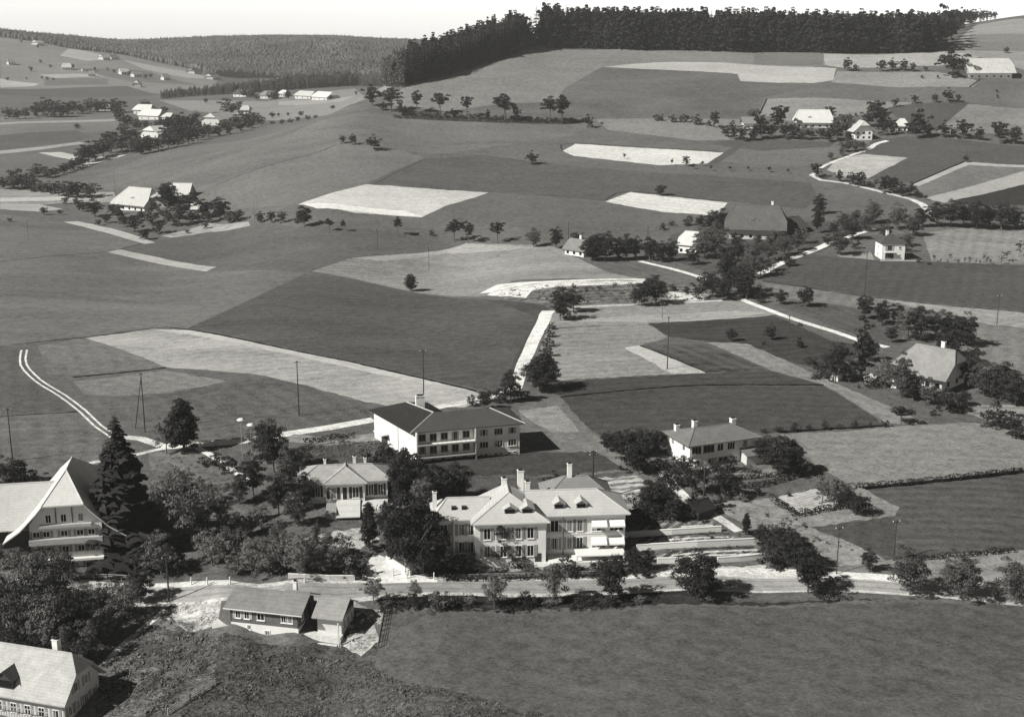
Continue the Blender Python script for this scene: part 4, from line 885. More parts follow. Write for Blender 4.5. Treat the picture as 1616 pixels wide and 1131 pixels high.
sp, st = [], []
for i in range(3):
    V, F_ = spruce_v(950 + i, 26, 4.6, 26, 12); sp.append(np_mesh('spruce_crown', V, F_, NEEDLE)); st.append(MB().tube((0, 0, -1), (0, 0, 24), .4, .08, 6).mesh('trunk', BARK))
proto('f_spruce', sp, st, 'spruce', 26)
mk('f_beech', 'woodland_tree', foliage('wood_leaves', .028, .9), 4, 26, 4.6, -1, 80, 30, .75, limbs=5, r=.4, rag=.25, dense=.4, shape='dome')
ORD = 'first second third fourth fifth sixth seventh eighth ninth tenth eleventh twelfth thirteenth fourteenth fifteenth sixteenth seventeenth eighteenth nineteenth twentieth'.split()
def ordw(i): return ORD[i] if i < 20 else ('twenty-' if i < 29 else 'thirty-' if i < 39 else 'forty-') + ORD[(i - 20) % 10] if i not in (29, 39) else ('thirtieth' if i == 29 else 'fortieth')
def tree(kind, px, py, hp, label, group=None, w=1., dmin=0):
    cr, tk, nm, h0 = PROTO[kind]; p = at(px, py, dmin); d = math.hypot(p.y, H - p.z); hm = hp / (ppm(p) * max(p.y / d, .3)); s = hm / h0
    o = empty(nm, p, rnd.uniform(0, 6.28), label, nm.replace('_', ' '), group); i = rnd.randrange(len(cr)); w = w * rnd.uniform(.92, 1.1)
    o.scale = (s * w, s * w, s)
    link('crown' if tk[i] else 'foliage', cr[i], o)
    if tk[i]: link('trunk', tk[i], o)
    return o
NOUN = dict(broad='leafy tree', dark='dark leafy tree', orch='speckled fruit tree', pale='pale-leaved tree', round='dense round tree', lolly='bare-stemmed fruit tree', cone='dense cone-shaped tree', column='column-shaped tree',
            bush='dark bush', shrub='grey-green shrub', sap='young planted tree', f_tree='dark tree', f_mid='leafy tree', spruce='spruce', f_spruce='spruce', f_beech='wood-edge tree')
def clump(loc, kinds, items, share=False, ww=1., hh=1.):
    """items: picture x, foot y, height; each gets a label of its own from its kind, size and order within the clump"""
    kinds = kinds.split(); items = sorted(items); ks = [it[3] if len(it) > 3 and isinstance(it[3], str) else kinds[(int(it[0]) * 7 + int(it[1])) % len(kinds)] for it in items]
    cnt = {}
    for k in ks: cnt[k] = cnt.get(k, 0) + 1
    seen = {}
    for it, k in zip(items, ks):
        seen[k] = seen.get(k, 0) + 1; w = it[4] if len(it) > 4 else 1.
        if cnt[k] == 1: lb = f'{NOUN[k]} {loc}'
        elif share: lb = f'{NOUN[k]} {loc}'
        else: lb = f'{ordw(seen[k]-1)} {NOUN[k]} from the left, {loc}'
        tree(k, it[0], it[1], it[2] * hh, lb, f'{NOUN[k]}s {loc}' if cnt[k] > 1 else None, w * ww)
clump('towering beside the great gabled farmhouse', 'spruce', [(197, 872, 212, 'spruce', 1.05)])
clump('standing alone above the orchard by the lane', 'cone', [(291, 712, 82, 'cone', 1.25)])
clump('next to the cone-shaped tree by the lane', 'sap', [(263, 715, 55, 'orch', .6), (322, 735, 14, 'bush')])
clump('in the park between lane and orchard', 'dark broad', [(415, 722, 52), (432, 745, 78, 'dark', .8), (400, 782, 62), (458, 775, 66), (440, 812, 62, 'dark', .8), (378, 795, 45, 'broad'), (478, 745, 40), (360, 745, 25, 'bush'), (345, 735, 20, 'bush'), (480, 800, 52), (470, 830, 50, 'broad')], ww=.9)
clump('in the orchard above the main road', 'orch', [(303, 862, 122, 'orch', .85), (255, 908, 74), (335, 892, 64, 'pale'), (398, 903, 58), (425, 908, 66), (470, 908, 72), (440, 868, 55, 'pale', .8), (505, 905, 52), (528, 903, 46), (365, 850, 50), (548, 905, 36, 'shrub'), (500, 858, 40, 'broad', .7), (275, 862, 50), (235, 870, 45), (390, 850, 40), (330, 800, 30, 'shrub'), (315, 770, 22, 'shrub'), (285, 905, 34, 'bush'), (350, 828, 44), (372, 872, 50), (318, 842, 60, 'broad', .8), (412, 838, 48), (350, 872, 36, 'shrub'), (452, 890, 54), (488, 882, 46), (536, 880, 38, 'shrub'), (268, 800, 62, 'pale', .8), (292, 785, 50), (332, 792, 36), (245, 800, 34, 'shrub'), (515, 875, 40, 'orch'), (440, 905, 30, 'bush'), (375, 905, 32, 'shrub'), (228, 905, 52, 'dark')], ww=.9, hh=.82)
clump('by the bright driveway', 'dark', [(583, 868, 76, 'cone', .75), (650, 906, 120, 'dark', .85), (618, 866, 72, 'dark', .7), (560, 908, 26, 'bush'), (686, 892, 58, 'dark', .8), (668, 905, 60, 'pale', .7), (645, 862, 60, 'dark', .8), (672, 850, 50, 'dark')])
clump('behind the long institution building', 'dark broad', [(630, 800, 78, 'dark', .55), (642, 770, 56), (690, 798, 62), (722, 790, 56, 'dark'), (660, 792, 62), (602, 742, 38, 'bush', 1), (618, 738, 36, 'bush'), (640, 742, 30, 'bush'), (878, 765, 20, 'bush'), (905, 762, 16, 'bush'), (860, 768, 18, 'shrub'), (668, 818, 55, 'orch')])
clump('before the institution building', 'dark bush', [(797, 891, 72, 'dark', .45), (781, 892, 36, 'dark', .8), (815, 893, 30, 'bush'), (730, 903, 28, 'bush'), (755, 908, 20, 'bush'), (712, 903, 30, 'bush'), (835, 905, 16, 'shrub'), (862, 908, 14, 'shrub'), (890, 907, 26, 'bush'), (905, 908, 18, 'bush'), (950, 905, 24, 'bush', 1.2), (975, 908, 30, 'dark', .8), (1000, 905, 38, 'dark', .9), (1022, 903, 36, 'dark', .8), (1010, 910, 22, 'bush'), (770, 910, 12, 'shrub'), (745, 900, 16, 'shrub')])
clump('below the main road at the meadow edge', 'broad', [(590, 952, 40, 'orch', .8), (655, 947, 28, 'orch', .7), (690, 962, 32, 'shrub', .8), (780, 957, 46, 'orch', .8), (875, 952, 58, 'orch', .75), (965, 948, 66, 'dark', .85), (1095, 938, 62, 'dark', 1.3), (1275, 935, 62, 'dark', 1.1), (1258, 905, 58, 'dark', .9), (1436, 938, 64, 'broad', 1), (1516, 944, 62, 'broad', 1), (1602, 952, 64, 'broad', 1), (1371, 902, 34, 'dark', .8), (1115, 940, 34, 'bush', 1.2), (1300, 938, 28, 'bush', 1.2)])
clump('along the dark bank below the main road', 'bush', [(x, 958 + (i % 3) * 2 - x * .006, 11 + (i * 7) % 9, 'bush' if i % 3 else 'shrub', 1.2) for i, x in enumerate(range(612, 1015, 44))])
clump('in the thicket below the road in the west', 'dark orch broad', [(38, 962, 92, 'orch'), (88, 968, 98, 'broad'), (28, 1012, 96, 'broad'), (72, 1028, 88, 'orch'), (118, 1012, 84, 'dark'), (66, 905, 40, 'orch'), (30, 908, 50, 'orch'), (132, 1036, 60, 'orch'), (166, 1006, 56, 'orch'), (158, 980, 55, 'broad'), (192, 978, 62, 'orch'), (222, 950, 56, 'dark'), (105, 915, 46, 'dark'), (-5, 1000, 95, 'dark'), (-20, 950, 90), (110, 1050, 60), (0, 900, 40, 'orch'), (60, 1048, 50, 'dark'), (20, 1050, 60, 'dark')], ww=.92, hh=.9)
clump('behind the barn of the great farmhouse', 'dark', [(22, 768, 40, 'dark', 1.3), (50, 765, 22, 'bush', 1.3), (-15, 768, 50, 'dark')])
clump('around the white villa with three chimneys', 'dark bush', [(1228, 748, 58, 'dark', 1.), (1252, 748, 46, 'dark'), (1206, 732, 42, 'dark'), (1148, 785, 40, 'dark', .9), (1092, 778, 52, 'dark', .8), (1112, 778, 46, 'orch', .8), (1066, 765, 34, 'bush'), (1128, 762, 36, 'dark', .8), (1150, 742, 22, 'bush'), (1270, 750, 22, 'bush'), (1075, 742, 20, 'bush'), (1050, 745, 26, 'bush', 1.2), (1183, 745, 14, 'shrub'), (1135, 800, 18, 'bush'), (1170, 790, 14, 'shrub')])
clump('beside the garden path', 'dark', [(1042, 806, 56, 'dark'), (1028, 815, 52, 'dark', .9), (1062, 822, 38, 'dark'), (1008, 748, 50, 'dark', .9), (1080, 820, 30, 'bush'), (1018, 812, 36, 'bush'), (1095, 800, 20, 'bush')])
clump('in the dark belt above the villa drive', 'dark bush', [(958, 712, 30), (972, 716, 34), (988, 722, 40), (1004, 718, 38), (1020, 722, 42), (1036, 718, 36), (1050, 700, 20), (995, 742, 34), (980, 700, 16, 'bush'), (1068, 702, 14, 'bush')])
clump('at the eastern end of the terraced garden', 'dark', [(1177, 843, 34, 'cone', .8), (1204, 866, 36), (1226, 882, 52), (1243, 892, 50), (1214, 890, 30, 'bush', 1.2), (1246, 868, 34)])
clump('beside the pale fenced garden plot', 'dark bush', [(1298, 792, 38, 'orch', .8), (1316, 800, 36, 'orch', .8), (1334, 804, 34, 'dark', .8), (1352, 811, 30, 'dark'), (1364, 812, 26, 'bush'), (1320, 790, 30, 'bush'), (1340, 795, 24, 'shrub'), (1195, 780, 14, 'bush'), (1245, 783, 6, 'bush'), (1303, 776, 16, 'shrub')])
clump('at the foot of the white lane', 'dark', [(856, 617, 56, 'round', 1.15), (806, 634, 48, 'dark', .8), (765, 645, 30, 'dark', 1), (790, 634, 20, 'bush', 1.3), (820, 632, 20, 'bush', 1.2), (745, 640, 16, 'bush')])
clump('along the white lane', 'bush', [(868, 532, 14), (865, 547, 15), (862, 562, 18), (872, 520, 10), (858, 574, 16), (884, 505, 46, 'dark', .8), (905, 492, 34, 'dark'), (880, 470, 16, 'bush'), (896, 505, 14, 'bush', 1.4)])
clump('in the gravel hollow', 'dark', [(1012, 483, 36, 'dark'), (1035, 480, 42, 'dark'), (1002, 482, 26, 'broad'), (1028, 462, 26, 'dark'), (925, 460, 6, 'bush'), (945, 456, 6, 'bush'), (905, 455, 7, 'bush'), (970, 452, 6, 'bush'), (890, 458, 7, 'bush'), (1085, 462, 9, 'bush', 1.4), (1062, 458, 9, 'bush', 1.4)])
clump('alone on the big open meadow', 'dark', [(648, 459, 25, 'round', .9)])
clump('at the dark lane junction', 'dark', [(1124, 468, 36), (1150, 465, 66, 'dark', .7), (1168, 470, 48), (1140, 474, 34), (1178, 472, 34), (1145, 440, 52, 'dark', .7), (1105, 470, 26, 'bush'), (1190, 470, 20, 'bush'), (1115, 452, 22, 'bush'), (1200, 478, 16, 'bush')])
clump('round the white-roofed cottage', 'dark', [(937, 411, 38, 'round', 1.1), (956, 412, 44, 'dark', .8), (988, 410, 38), (1003, 409, 34), (975, 411, 26), (1025, 412, 36), (1042, 414, 32), (1058, 412, 32), (1112, 408, 44, 'broad'), (1128, 398, 44, 'broad'), (1138, 365, 34), (1122, 362, 28), (1105, 358, 18), (1085, 356, 14, 'bush'), (1092, 418, 26), (1060, 356, 8, 'bush'), (1045, 363, 10, 'bush'), (912, 378, 12, 'bush')])
clump('before the big dark-roofed farmhouse', 'orch broad dark', [(1165, 412, 36), (1188, 418, 38), (1212, 412, 36), (1238, 404, 34), (1200, 436, 34), (1258, 396, 30), (1178, 440, 34), (1220, 395, 28), (1268, 385, 24), (1160, 390, 22), (1195, 390, 20), (1230, 385, 16, 'bush'), (1245, 420, 18, 'bush'), (1216, 428, 22)])
clump('by the lane to the cube house', 'broad dark', [(1293, 338, 30, 'dark', .8), (1290, 368, 40, 'dark', .7), (1325, 403, 38, 'broad'), (1345, 378, 30), (1330, 362, 26), (1365, 365, 30), (1376, 352, 34), (1398, 378, 26), (1416, 362, 36), (1440, 372, 30, 'broad'), (1455, 358, 30), (1315, 372, 22), (1350, 352, 20), (1305, 385, 14, 'bush'), (1432, 388, 20), (1350, 392, 12, 'bush'), (1428, 396, 16, 'bush')])
clump('in the eastern field row', 'dark', [(1478, 357, 36), (1500, 358, 40), (1520, 356, 34), (1541, 360, 40), (1560, 360, 34), (1580, 362, 40), (1600, 362, 34)])
clump('in the mid-meadow tree row', 'dark lolly', [(480, 358, 32, 'dark'), (410, 352, 18, 'f_tree'), (428, 352, 18, 'f_tree'), (446, 352, 18, 'f_tree'), (520, 364, 20, 'lolly'), (541, 365, 18, 'lolly'), (627, 370, 28), (717, 382, 36), (739, 384, 34), (785, 384, 34, 'lolly', 1.2), (842, 390, 28, 'broad'), (878, 392, 32, 'dark', .8), (905, 383, 14, 'bush'), (682, 372, 8, 'bush'), (760, 382, 8, 'bush'), (468, 352, 10, 'bush')])
clump('lone on the upper slope', 'f_tree', [(591, 237, 22, 'f_tree', 1.2), (557, 229, 17), (541, 227, 13), (840, 260, 20, 'f_tree', 1.2), (1042, 309, 17, 'f_tree', 1.2), (230, 378, 15)])
clump('on the pale strip and grass beyond', 'lolly', [(1083, 263, 17, 'f_tree'), (1060, 261, 10), (985, 251, 9), (1122, 270, 9), (1152, 270, 8), (1181, 270, 8), (1214, 272, 9), (1243, 274, 8), (1094, 267, 9), (1108, 262, 8)])
clump('in the row along the ridge hedge', 'lolly', [(587, 167, 33, 'f_tree', .9), (617, 177, 38, 'lolly', 1.4), (658, 177, 34), (695, 181, 34, 'lolly', 1.2), (737, 186, 34), (797, 192, 44, 'lolly', 1.2), (868, 192, 40), (887, 196, 46), (930, 202, 20, 'bush', .5), (631, 182, 22, 'f_tree', .6), (715, 187, 16, 'f_tree', .6), (770, 191, 18, 'f_tree', .6), (815, 192, 24, 'f_tree', .6), (605, 174, 12, 'bush')])
clump('of the low dark ridge hedge', 'bush', [(x, 181 + (x - 620) * .045 + (i % 2), 7 + (i * 5) % 5, 'bush', 1.5) for i, x in enumerate(range(640, 905, 13))], True)
clump('on the hillside west of the farm belt', 'bush', [(1040, 191, 11), (1062, 193, 11), (1100, 197, 15), (1078, 193, 12), (1128, 202, 26, 'f_tree', .8), (1118, 199, 8), (1155, 200, 9), (950, 196, 4), (1085, 188, 6)])
clump('in the tree belt of the hillside farm', 'f_tree f_mid', [(1145, 216, 18), (1158, 220, 22), (1172, 222, 24), (1188, 222, 22), (1202, 220, 30), (1215, 219, 26), (1228, 205, 38, 'f_tree'), (1238, 220, 26), (1252, 220, 22), (1266, 221, 20), (1280, 220, 18), (1296, 220, 18), (1308, 224, 22), (1322, 222, 26), (1335, 212, 34), (1188, 195, 24), (1200, 202, 22), (1310, 190, 22), (1340, 226, 18), (1318, 205, 18)], True)
clump('around the hillside chalet house', 'f_tree', [(1370, 200, 28), (1382, 195, 36), (1392, 200, 30), (1395, 214, 24), (1408, 212, 22), (1446, 218, 44), (1438, 212, 22), (1462, 216, 22), (1335, 240, 20, 'f_mid'), (1350, 238, 18, 'f_mid'), (1310, 252, 12, 'f_mid'), (1328, 246, 12, 'f_mid'), (1362, 236, 12)])
clump('in the row east of the hillside chalet', 'f_tree', [(1490, 217, 24), (1520, 219, 30), (1545, 221, 20), (1577, 226, 34), (1600, 228, 28), (1505, 216, 14)])
clump('along the hillside path above the chalet', 'f_tree', [(1385, 176, 14), (1413, 169, 14), (1443, 164, 14), (1475, 162, 14), (1497, 161, 20), (1512, 161, 12), (1350, 184, 6), (1574, 155, 6), (1573, 146, 5)])
clump('near the top farm by the wood', 'f_tree', [(1337, 112, 20), (1350, 112, 10), (1391, 113, 18), (1408, 112, 18), (1425, 112, 18), (1440, 113, 14), (1503, 122, 44, 'f_tree', 1.2), (1460, 112, 8, 'f_mid'), (1455, 124, 6, 'f_mid'), (1480, 124, 6, 'f_mid'), (1588, 84, 10, 'f_mid')])
clump('beside the winding hill lane', 'f_tree', [(1288, 280, 22), (1299, 282, 8), (1325, 287, 18), (1345, 292, 20), (1356, 295, 24), (1372, 296, 10), (1395, 305, 28), (1408, 306, 26), (1422, 310, 22), (1436, 309, 20), (1447, 312, 12), (1461, 315, 8), (1525, 256, 11)])
clump('in the meadow orchard east of the lane', 'dark orch', [(1232, 480, 22), (1270, 484, 30, 'dark', 1.1), (1300, 485, 6, 'bush'), (1365, 503, 34), (1392, 512, 36), (1416, 512, 32), (1432, 535, 44), (1452, 538, 52), (1476, 535, 46), (1500, 538, 42), (1520, 546, 50, 'dark'), (1504, 562, 40), (1406, 540, 26), (1360, 488, 20), (1486, 556, 30), (1445, 510, 24)])
clump('around the grey half-hipped farmhouse', 'dark broad', [(1358, 600, 100, 'column', 1), (1315, 602, 54, 'dark', .9), (1300, 595, 26, 'bush'), (1340, 602, 34, 'broad'), (1396, 612, 44, 'orch'), (1420, 628, 62, 'broad', .8), (1440, 632, 44, 'dark'), (1465, 638, 34), (1490, 648, 30, 'bush'), (1532, 606, 56), (1552, 625, 52), (1580, 630, 56, 'dark'), (1602, 640, 52), (1572, 674, 36, 'bush', 1.1), (1606, 690, 34, 'bush'), (1510, 650, 24, 'bush'), (1375, 610, 22, 'bush'), (1520, 640, 24), (1372, 570, 34, 'dark'), (1328, 560, 16, 'bush')])
clump('on the grass below the grey farmhouse', 'lolly', [(1422, 668, 28, 'lolly', 1.6), (1472, 655, 9, 'bush'), (1515, 653, 7, 'bush'), (1284, 598, 8, 'bush'), (1355, 612, 5, 'bush')])
clump('on the dark slope south of the lane', 'dark', [(1155, 538, 18, 'dark', 1.1), (1215, 536, 22, 'dark', 1.1), (1262, 548, 14, 'bush'), (1205, 544, 6, 'bush'), (1280, 575, 12, 'bush'), (1262, 515, 6, 'bush')])
clump('on the dark edge above the villa field', 'bush', [(x, 683 - (x - 1200) * .05, 7 + (i * 3) % 7, 'bush', 1.) for i, x in enumerate(range(1205, 1400, 24))])
clump('in the nursery rows', 'sap', [(1474, 413, 12), (1484, 416, 9), (1495, 418, 9), (1500, 412, 14), (1512, 418, 10), (1522, 416, 11), (1530, 417, 13), (1540, 417, 9), (1546, 418, 9), (1553, 412, 12), (1557, 416, 12), (1563, 418, 11), (1580, 417, 14, 'sap', 1.2), (1587, 412, 18, 'sap', 1.4), (1598, 417, 9), (1608, 405, 26, 'sap'), (1466, 418, 5, 'bush'), (1450, 414, 7, 'bush')])
clump('in the gardens of the pale meadow farmhouse', 'f_tree f_mid', [(265, 325, 34, 'round', .9), (150, 342, 26, 'dark'), (104, 322, 12), (70, 339, 13), (95, 339, 8), (130, 334, 18), (186, 346, 24, 'f_mid'), (212, 366, 26), (240, 352, 22, 'f_mid'), (288, 346, 30), (300, 330, 26), (322, 344, 30, 'f_tree'), (348, 347, 34, 'dark'), (375, 350, 20, 'f_mid'), (168, 352, 14), (252, 368, 20), (275, 356, 26, 'f_mid'), (196, 358, 18), (325, 361, 10), (295, 368, 7), (330, 352, 18), (228, 378, 16), (180, 340, 18), (262, 345, 20), (225, 348, 16, 'f_mid'), (155, 356, 10), (305, 352, 20), (362, 352, 16, 'f_mid'), (122, 326, 14, 'f_mid')], True, ww=1.2, hh=1.)
clump('in the hedge row across the western valley', 'f_tree f_mid', [(20, 299, 20), (35, 298, 28), (50, 302, 18), (64, 303, 16), (80, 306, 16), (93, 309, 20), (108, 311, 22), (122, 312, 22), (143, 312, 20), (6, 298, 16), (15, 350, 6)], True, ww=1.35, hh=1.12)
clump('along the brook line below the hamlet', 'f_tree f_mid', [(58, 279, 18), (74, 281, 16), (88, 278, 12), (100, 274, 14), (112, 270, 14), (122, 266, 16), (130, 262, 20), (140, 256, 26), (150, 252, 24), (163, 248, 26), (176, 242, 30), (192, 241, 26), (206, 241, 24), (222, 244, 22), (236, 242, 22), (250, 238, 20), (266, 234, 18), (280, 232, 18), (298, 228, 20), (312, 222, 18), (330, 217, 18), (346, 214, 16), (362, 212, 16), (380, 208, 16), (397, 203, 16), (412, 198, 14), (430, 197, 6), (445, 196, 7), (458, 195, 7), (470, 192, 7), (485, 190, 7), (498, 187, 5), (525, 173, 6)], True, ww=1.35, hh=1.12)
clump('among the roofs of the valley hamlet', 'f_tree f_mid', [(190, 192, 20), (200, 202, 18), (216, 205, 16), (232, 205, 14), (252, 203, 14), (264, 208, 20), (276, 206, 22), (288, 208, 24), (300, 206, 22), (262, 222, 20), (280, 222, 22), (296, 220, 20), (312, 206, 14), (232, 232, 16), (206, 228, 20), (195, 215, 16), (212, 222, 16), (355, 204, 14), (372, 200, 16), (388, 198, 16), (400, 196, 16), (363, 182, 24), (228, 172, 12), (258, 182, 12), (186, 178, 20), (340, 186, 8), (310, 190, 12), (430, 186, 8), (440, 184, 5), (455, 183, 5), (475, 184, 8), (305, 216, 18), (325, 212, 14)], True, ww=1.35, hh=1.12)
clump('in the far western hedge of the valley', 'f_tree f_mid', [(14, 188, 16), (26, 188, 14), (40, 187, 16), (58, 184, 18), (70, 184, 24), (82, 185, 26), (96, 184, 20), (106, 184, 18), (116, 180, 18), (128, 179, 12), (142, 177, 20), (154, 176, 14), (166, 176, 16), (178, 178, 16), (122, 204, 8)], True, ww=1.35, hh=1.12)
clump('by the barns at the spruce strip', 'f_tree f_mid', [(398, 155, 14), (432, 157, 16), (425, 158, 12), (455, 157, 14), (385, 154, 14), (405, 158, 10), (522, 157, 8), (562, 150, 6), (325, 163, 8), (436, 152, 14)], True)
clump('on the far open slope', 'f_tree', [(49, 113, 8), (42, 126, 4), (66, 125, 5), (75, 127, 6), (85, 128, 5), (115, 109, 8), (150, 112, 6), (205, 120, 8), (230, 125, 8), (238, 124, 8), (64, 100, 6), (80, 108, 6), (12, 128, 6), (180, 116, 6), (170, 112, 5), (60, 76, 6), (34, 68, 5)], True)

# the wood on the hill: the trees of its edge one by one, the mass behind them as one
def scatter_mesh(name, base, P_, S_, rg, mat, label, cat, kind='stuff', zs=None):
    Vs, Fs, k = [], [], 0
    for p, s in zip(P_, S_):
        V, F_ = base[rg.integers(len(base))]; a = rg.uniform(0, 6.28); c, s_ = math.cos(a), math.sin(a)
        W_ = np.stack([(V[:, 0]*c - V[:, 1]*s_) * s + p[0], (V[:, 0]*s_ + V[:, 1]*c) * s + p[1], V[:, 2] * s * (zs or 1) + p[2]], 1)
        Vs.append(W_); Fs.append(F_ + k); k += len(V)
    return tag(link(name, np_mesh(name, np.concatenate(Vs), np.concatenate(Fs), mat)), label, cat, kind=kind)
edge = [(636, 134), (660, 129), (700, 119), (740, 106), (780, 94), (815, 82), (838, 75), (860, 74), (950, 77), (1050, 79), (1150, 81), (1250, 82), (1350, 84), (1440, 83), (1478, 80)]
def along(pl, step):
    out = []; acc = 0
    for a, b in zip(pl, pl[1:]):
        L = math.hypot(b[0]-a[0], b[1]-a[1]); 
        while acc < L: out.append((a[0] + (b[0]-a[0]) * acc / L, a[1] + (b[1]-a[1]) * acc / L)); acc += step * rnd.uniform(.75, 1.25)
        acc -= L
    return out
for i, (x, y) in enumerate(along(edge[:7], 5.4) + along(edge[6:], 6.6)):
    left = x < 845; k = 'f_spruce' if (left and rnd.random() < .75) or rnd.random() < .35 else 'f_beech'
    hp = (58 + 4 * math.sin(x * .05) if left else 64) * rnd.uniform(.84, 1.08) * (.8 if x < 650 else 1)
    lb = ('spruce' if k == 'f_spruce' else 'dark woodland tree') + (' on the edge of the wood climbing the western flank' if left else ' in the dark front of the hilltop wood')
    tree(k, x, y, hp, lb, ('spruces' if k == 'f_spruce' else 'woodland trees') + (' of the flank wood edge' if left else ' of the hilltop wood front'), .95)
for x, y, hp in ((1484, 76, 60), (1488, 72, 54), (1492, 68, 50), (1496, 64, 46), (1500, 60, 42), (1504, 55, 38), (1509, 50, 34), (1514, 46, 30), (1520, 43, 27), (1526, 40, 24), (1532, 38, 22), (1539, 36, 20), (1546, 34, 18), (1552, 32, 17), (1558, 31, 15), (1564, 30, 14), (1570, 30, 12), (1536, 38, 16), (1549, 34, 15), (1529, 40, 22), (1517, 45, 26)):
    tree('f_tree', x, y, hp, 'dark tree of the wood edge running back over the hill crest', 'trees of the crest wood edge', .75)
rg = np.random.default_rng(5)
P_, S_ = [], []
lo_s = [crown_v(960 + i, 3.6 + .3 * i, 0, 27 - i, 46, 13, .8, shape='cone', dense=.3, rag=.2)[0] for i in range(4)]
for x, y in along([(646, 130)] + edge[1:6] + [(828, 77)], 5):
    p = at(x, y)
    for j in range(5):
        q = p + Vector((p.x / p.y, 1, 0)).normalized() * (9 + j * 13 + rnd.uniform(-4, 4)) + Vector((rnd.uniform(-3, 3), 0, 0)); P_.append((q.x, q.y, float(hz(q.x, q.y)) - 1)); S_.append(rnd.uniform(.7, .98))
for x, y in along(edge[7:], 7):
    p = at(x, y)
    for j in range(5):
        q = p + Vector((p.x / p.y, 1, 0)).normalized() * (9 + j * 11 + rnd.uniform(-4, 4)); P_.append((q.x, q.y, float(hz(q.x, q.y)) - 1)); S_.append(rnd.uniform(.85, 1.12))
scatter_mesh('forest', lo_s, P_, S_, rg, NEEDLE, 'deep interior of the dark hilltop wood behind its edge trees', 'forest')
def proj(X, Y, Z):
    dz = Z - H; dep = Y * cP - dz * sP; return 808 + F * X / dep, 565.5 - F * (Y * sP + dz * cP) / dep
def tiny(sd, h, r, m=5):
    rg_ = np.random.default_rng(sd); V, F_ = [], []
    for z0, z1, rr in ((0, .62 * h, r), (.42 * h, h, r * .62)):
        k = len(V); a = rg_.uniform(0, 6.28) + np.arange(m) * 6.283 / m
        V += [(rr * math.cos(t) * rg_.uniform(.7, 1.2), rr * math.sin(t) * rg_.uniform(.7, 1.2), z0 + rg_.uniform(0, .12) * h) for t in a] + [(rg_.uniform(-.3, .3), rg_.uniform(-.3, .3), z1)]
        F_ += [(k + i, k + (i+1) % m, k + m) for i in range(m)]
    return np.array(V), np.array(F_)
def domet(sd, h, r):
    rg_ = np.random.default_rng(sd); V = []; F_ = []; m = 6
    for j, (z, q) in enumerate(((.1, .7), (.45, 1.), (.8, .7))):
        V += [(r * q * math.cos(t) * rg_.uniform(.75, 1.2), r * q * math.sin(t) * rg_.uniform(.75, 1.2), h * (z + rg_.uniform(-.07, .07))) for t in np.arange(m) * 6.283 / m]
    V.append((0, 0, h))
    for j in range(2):
        for i in range(m): a, b = j*m+i, j*m+(i+1) % m; F_ += [(a, b, b+m), (a, b+m, a+m)]
    F_ += [(2*m+i, 2*m+(i+1) % m, 3*m) for i in range(m)]
    return np.array(V), np.array(F_)
tn = [tiny(i, 20, 4.8) for i in range(2)] + [domet(i, 16, 6) for i in range(8)]
n_ = 52000; uu = rg.uniform(-.52, .05, n_); dd = np.sqrt(rg.uniform(2080 ** 2, 3040 ** 2, n_)); X_ = uu * dd; Z_ = hz(X_, dd); qx, qy = proj(X_, dd, Z_)
yb = np.interp(qx, [-400, 0, 60, 110, 200, 290, 345, 400, 470, 640, 900], [40, 59, 68, 78, 88, 108, 121, 124, 126, 124, 124])
ok = (qy < yb - 1); gaps = np.interp(qx, [0, 200, 340], [2350, 2400, 2200]); 
P_ = np.stack([X_, dd, Z_ - 1], 1)[ok]
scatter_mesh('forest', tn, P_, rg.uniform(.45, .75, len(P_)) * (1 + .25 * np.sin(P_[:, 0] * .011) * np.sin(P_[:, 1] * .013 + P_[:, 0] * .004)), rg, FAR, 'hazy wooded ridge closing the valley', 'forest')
# spruce strip in the valley
top = [(255, 157), (300, 153), (360, 150), (420, 146), (480, 141), (540, 137), (600, 137), (640, 138)]
P_, S_ = [], []
for x, y in along(top, 2.2):
    d0 = at(x, y - 1)
    for j in range(1 + int((x - 250) / 90)):
        q = d0 + Vector((d0.x / d0.y, 1, 0)).normalized() * (j * 16 + rnd.uniform(-6, 6)); P_.append((q.x, q.y, float(hz(q.x, q.y)) - 1)); S_.append(rnd.uniform(.55, .85) * (.55 + .5 * (x - 250) / 390))
scatter_mesh('forest', lo_s, P_, S_, rg, FARM_, 'strip of spruces across the valley behind the barns', 'forest')

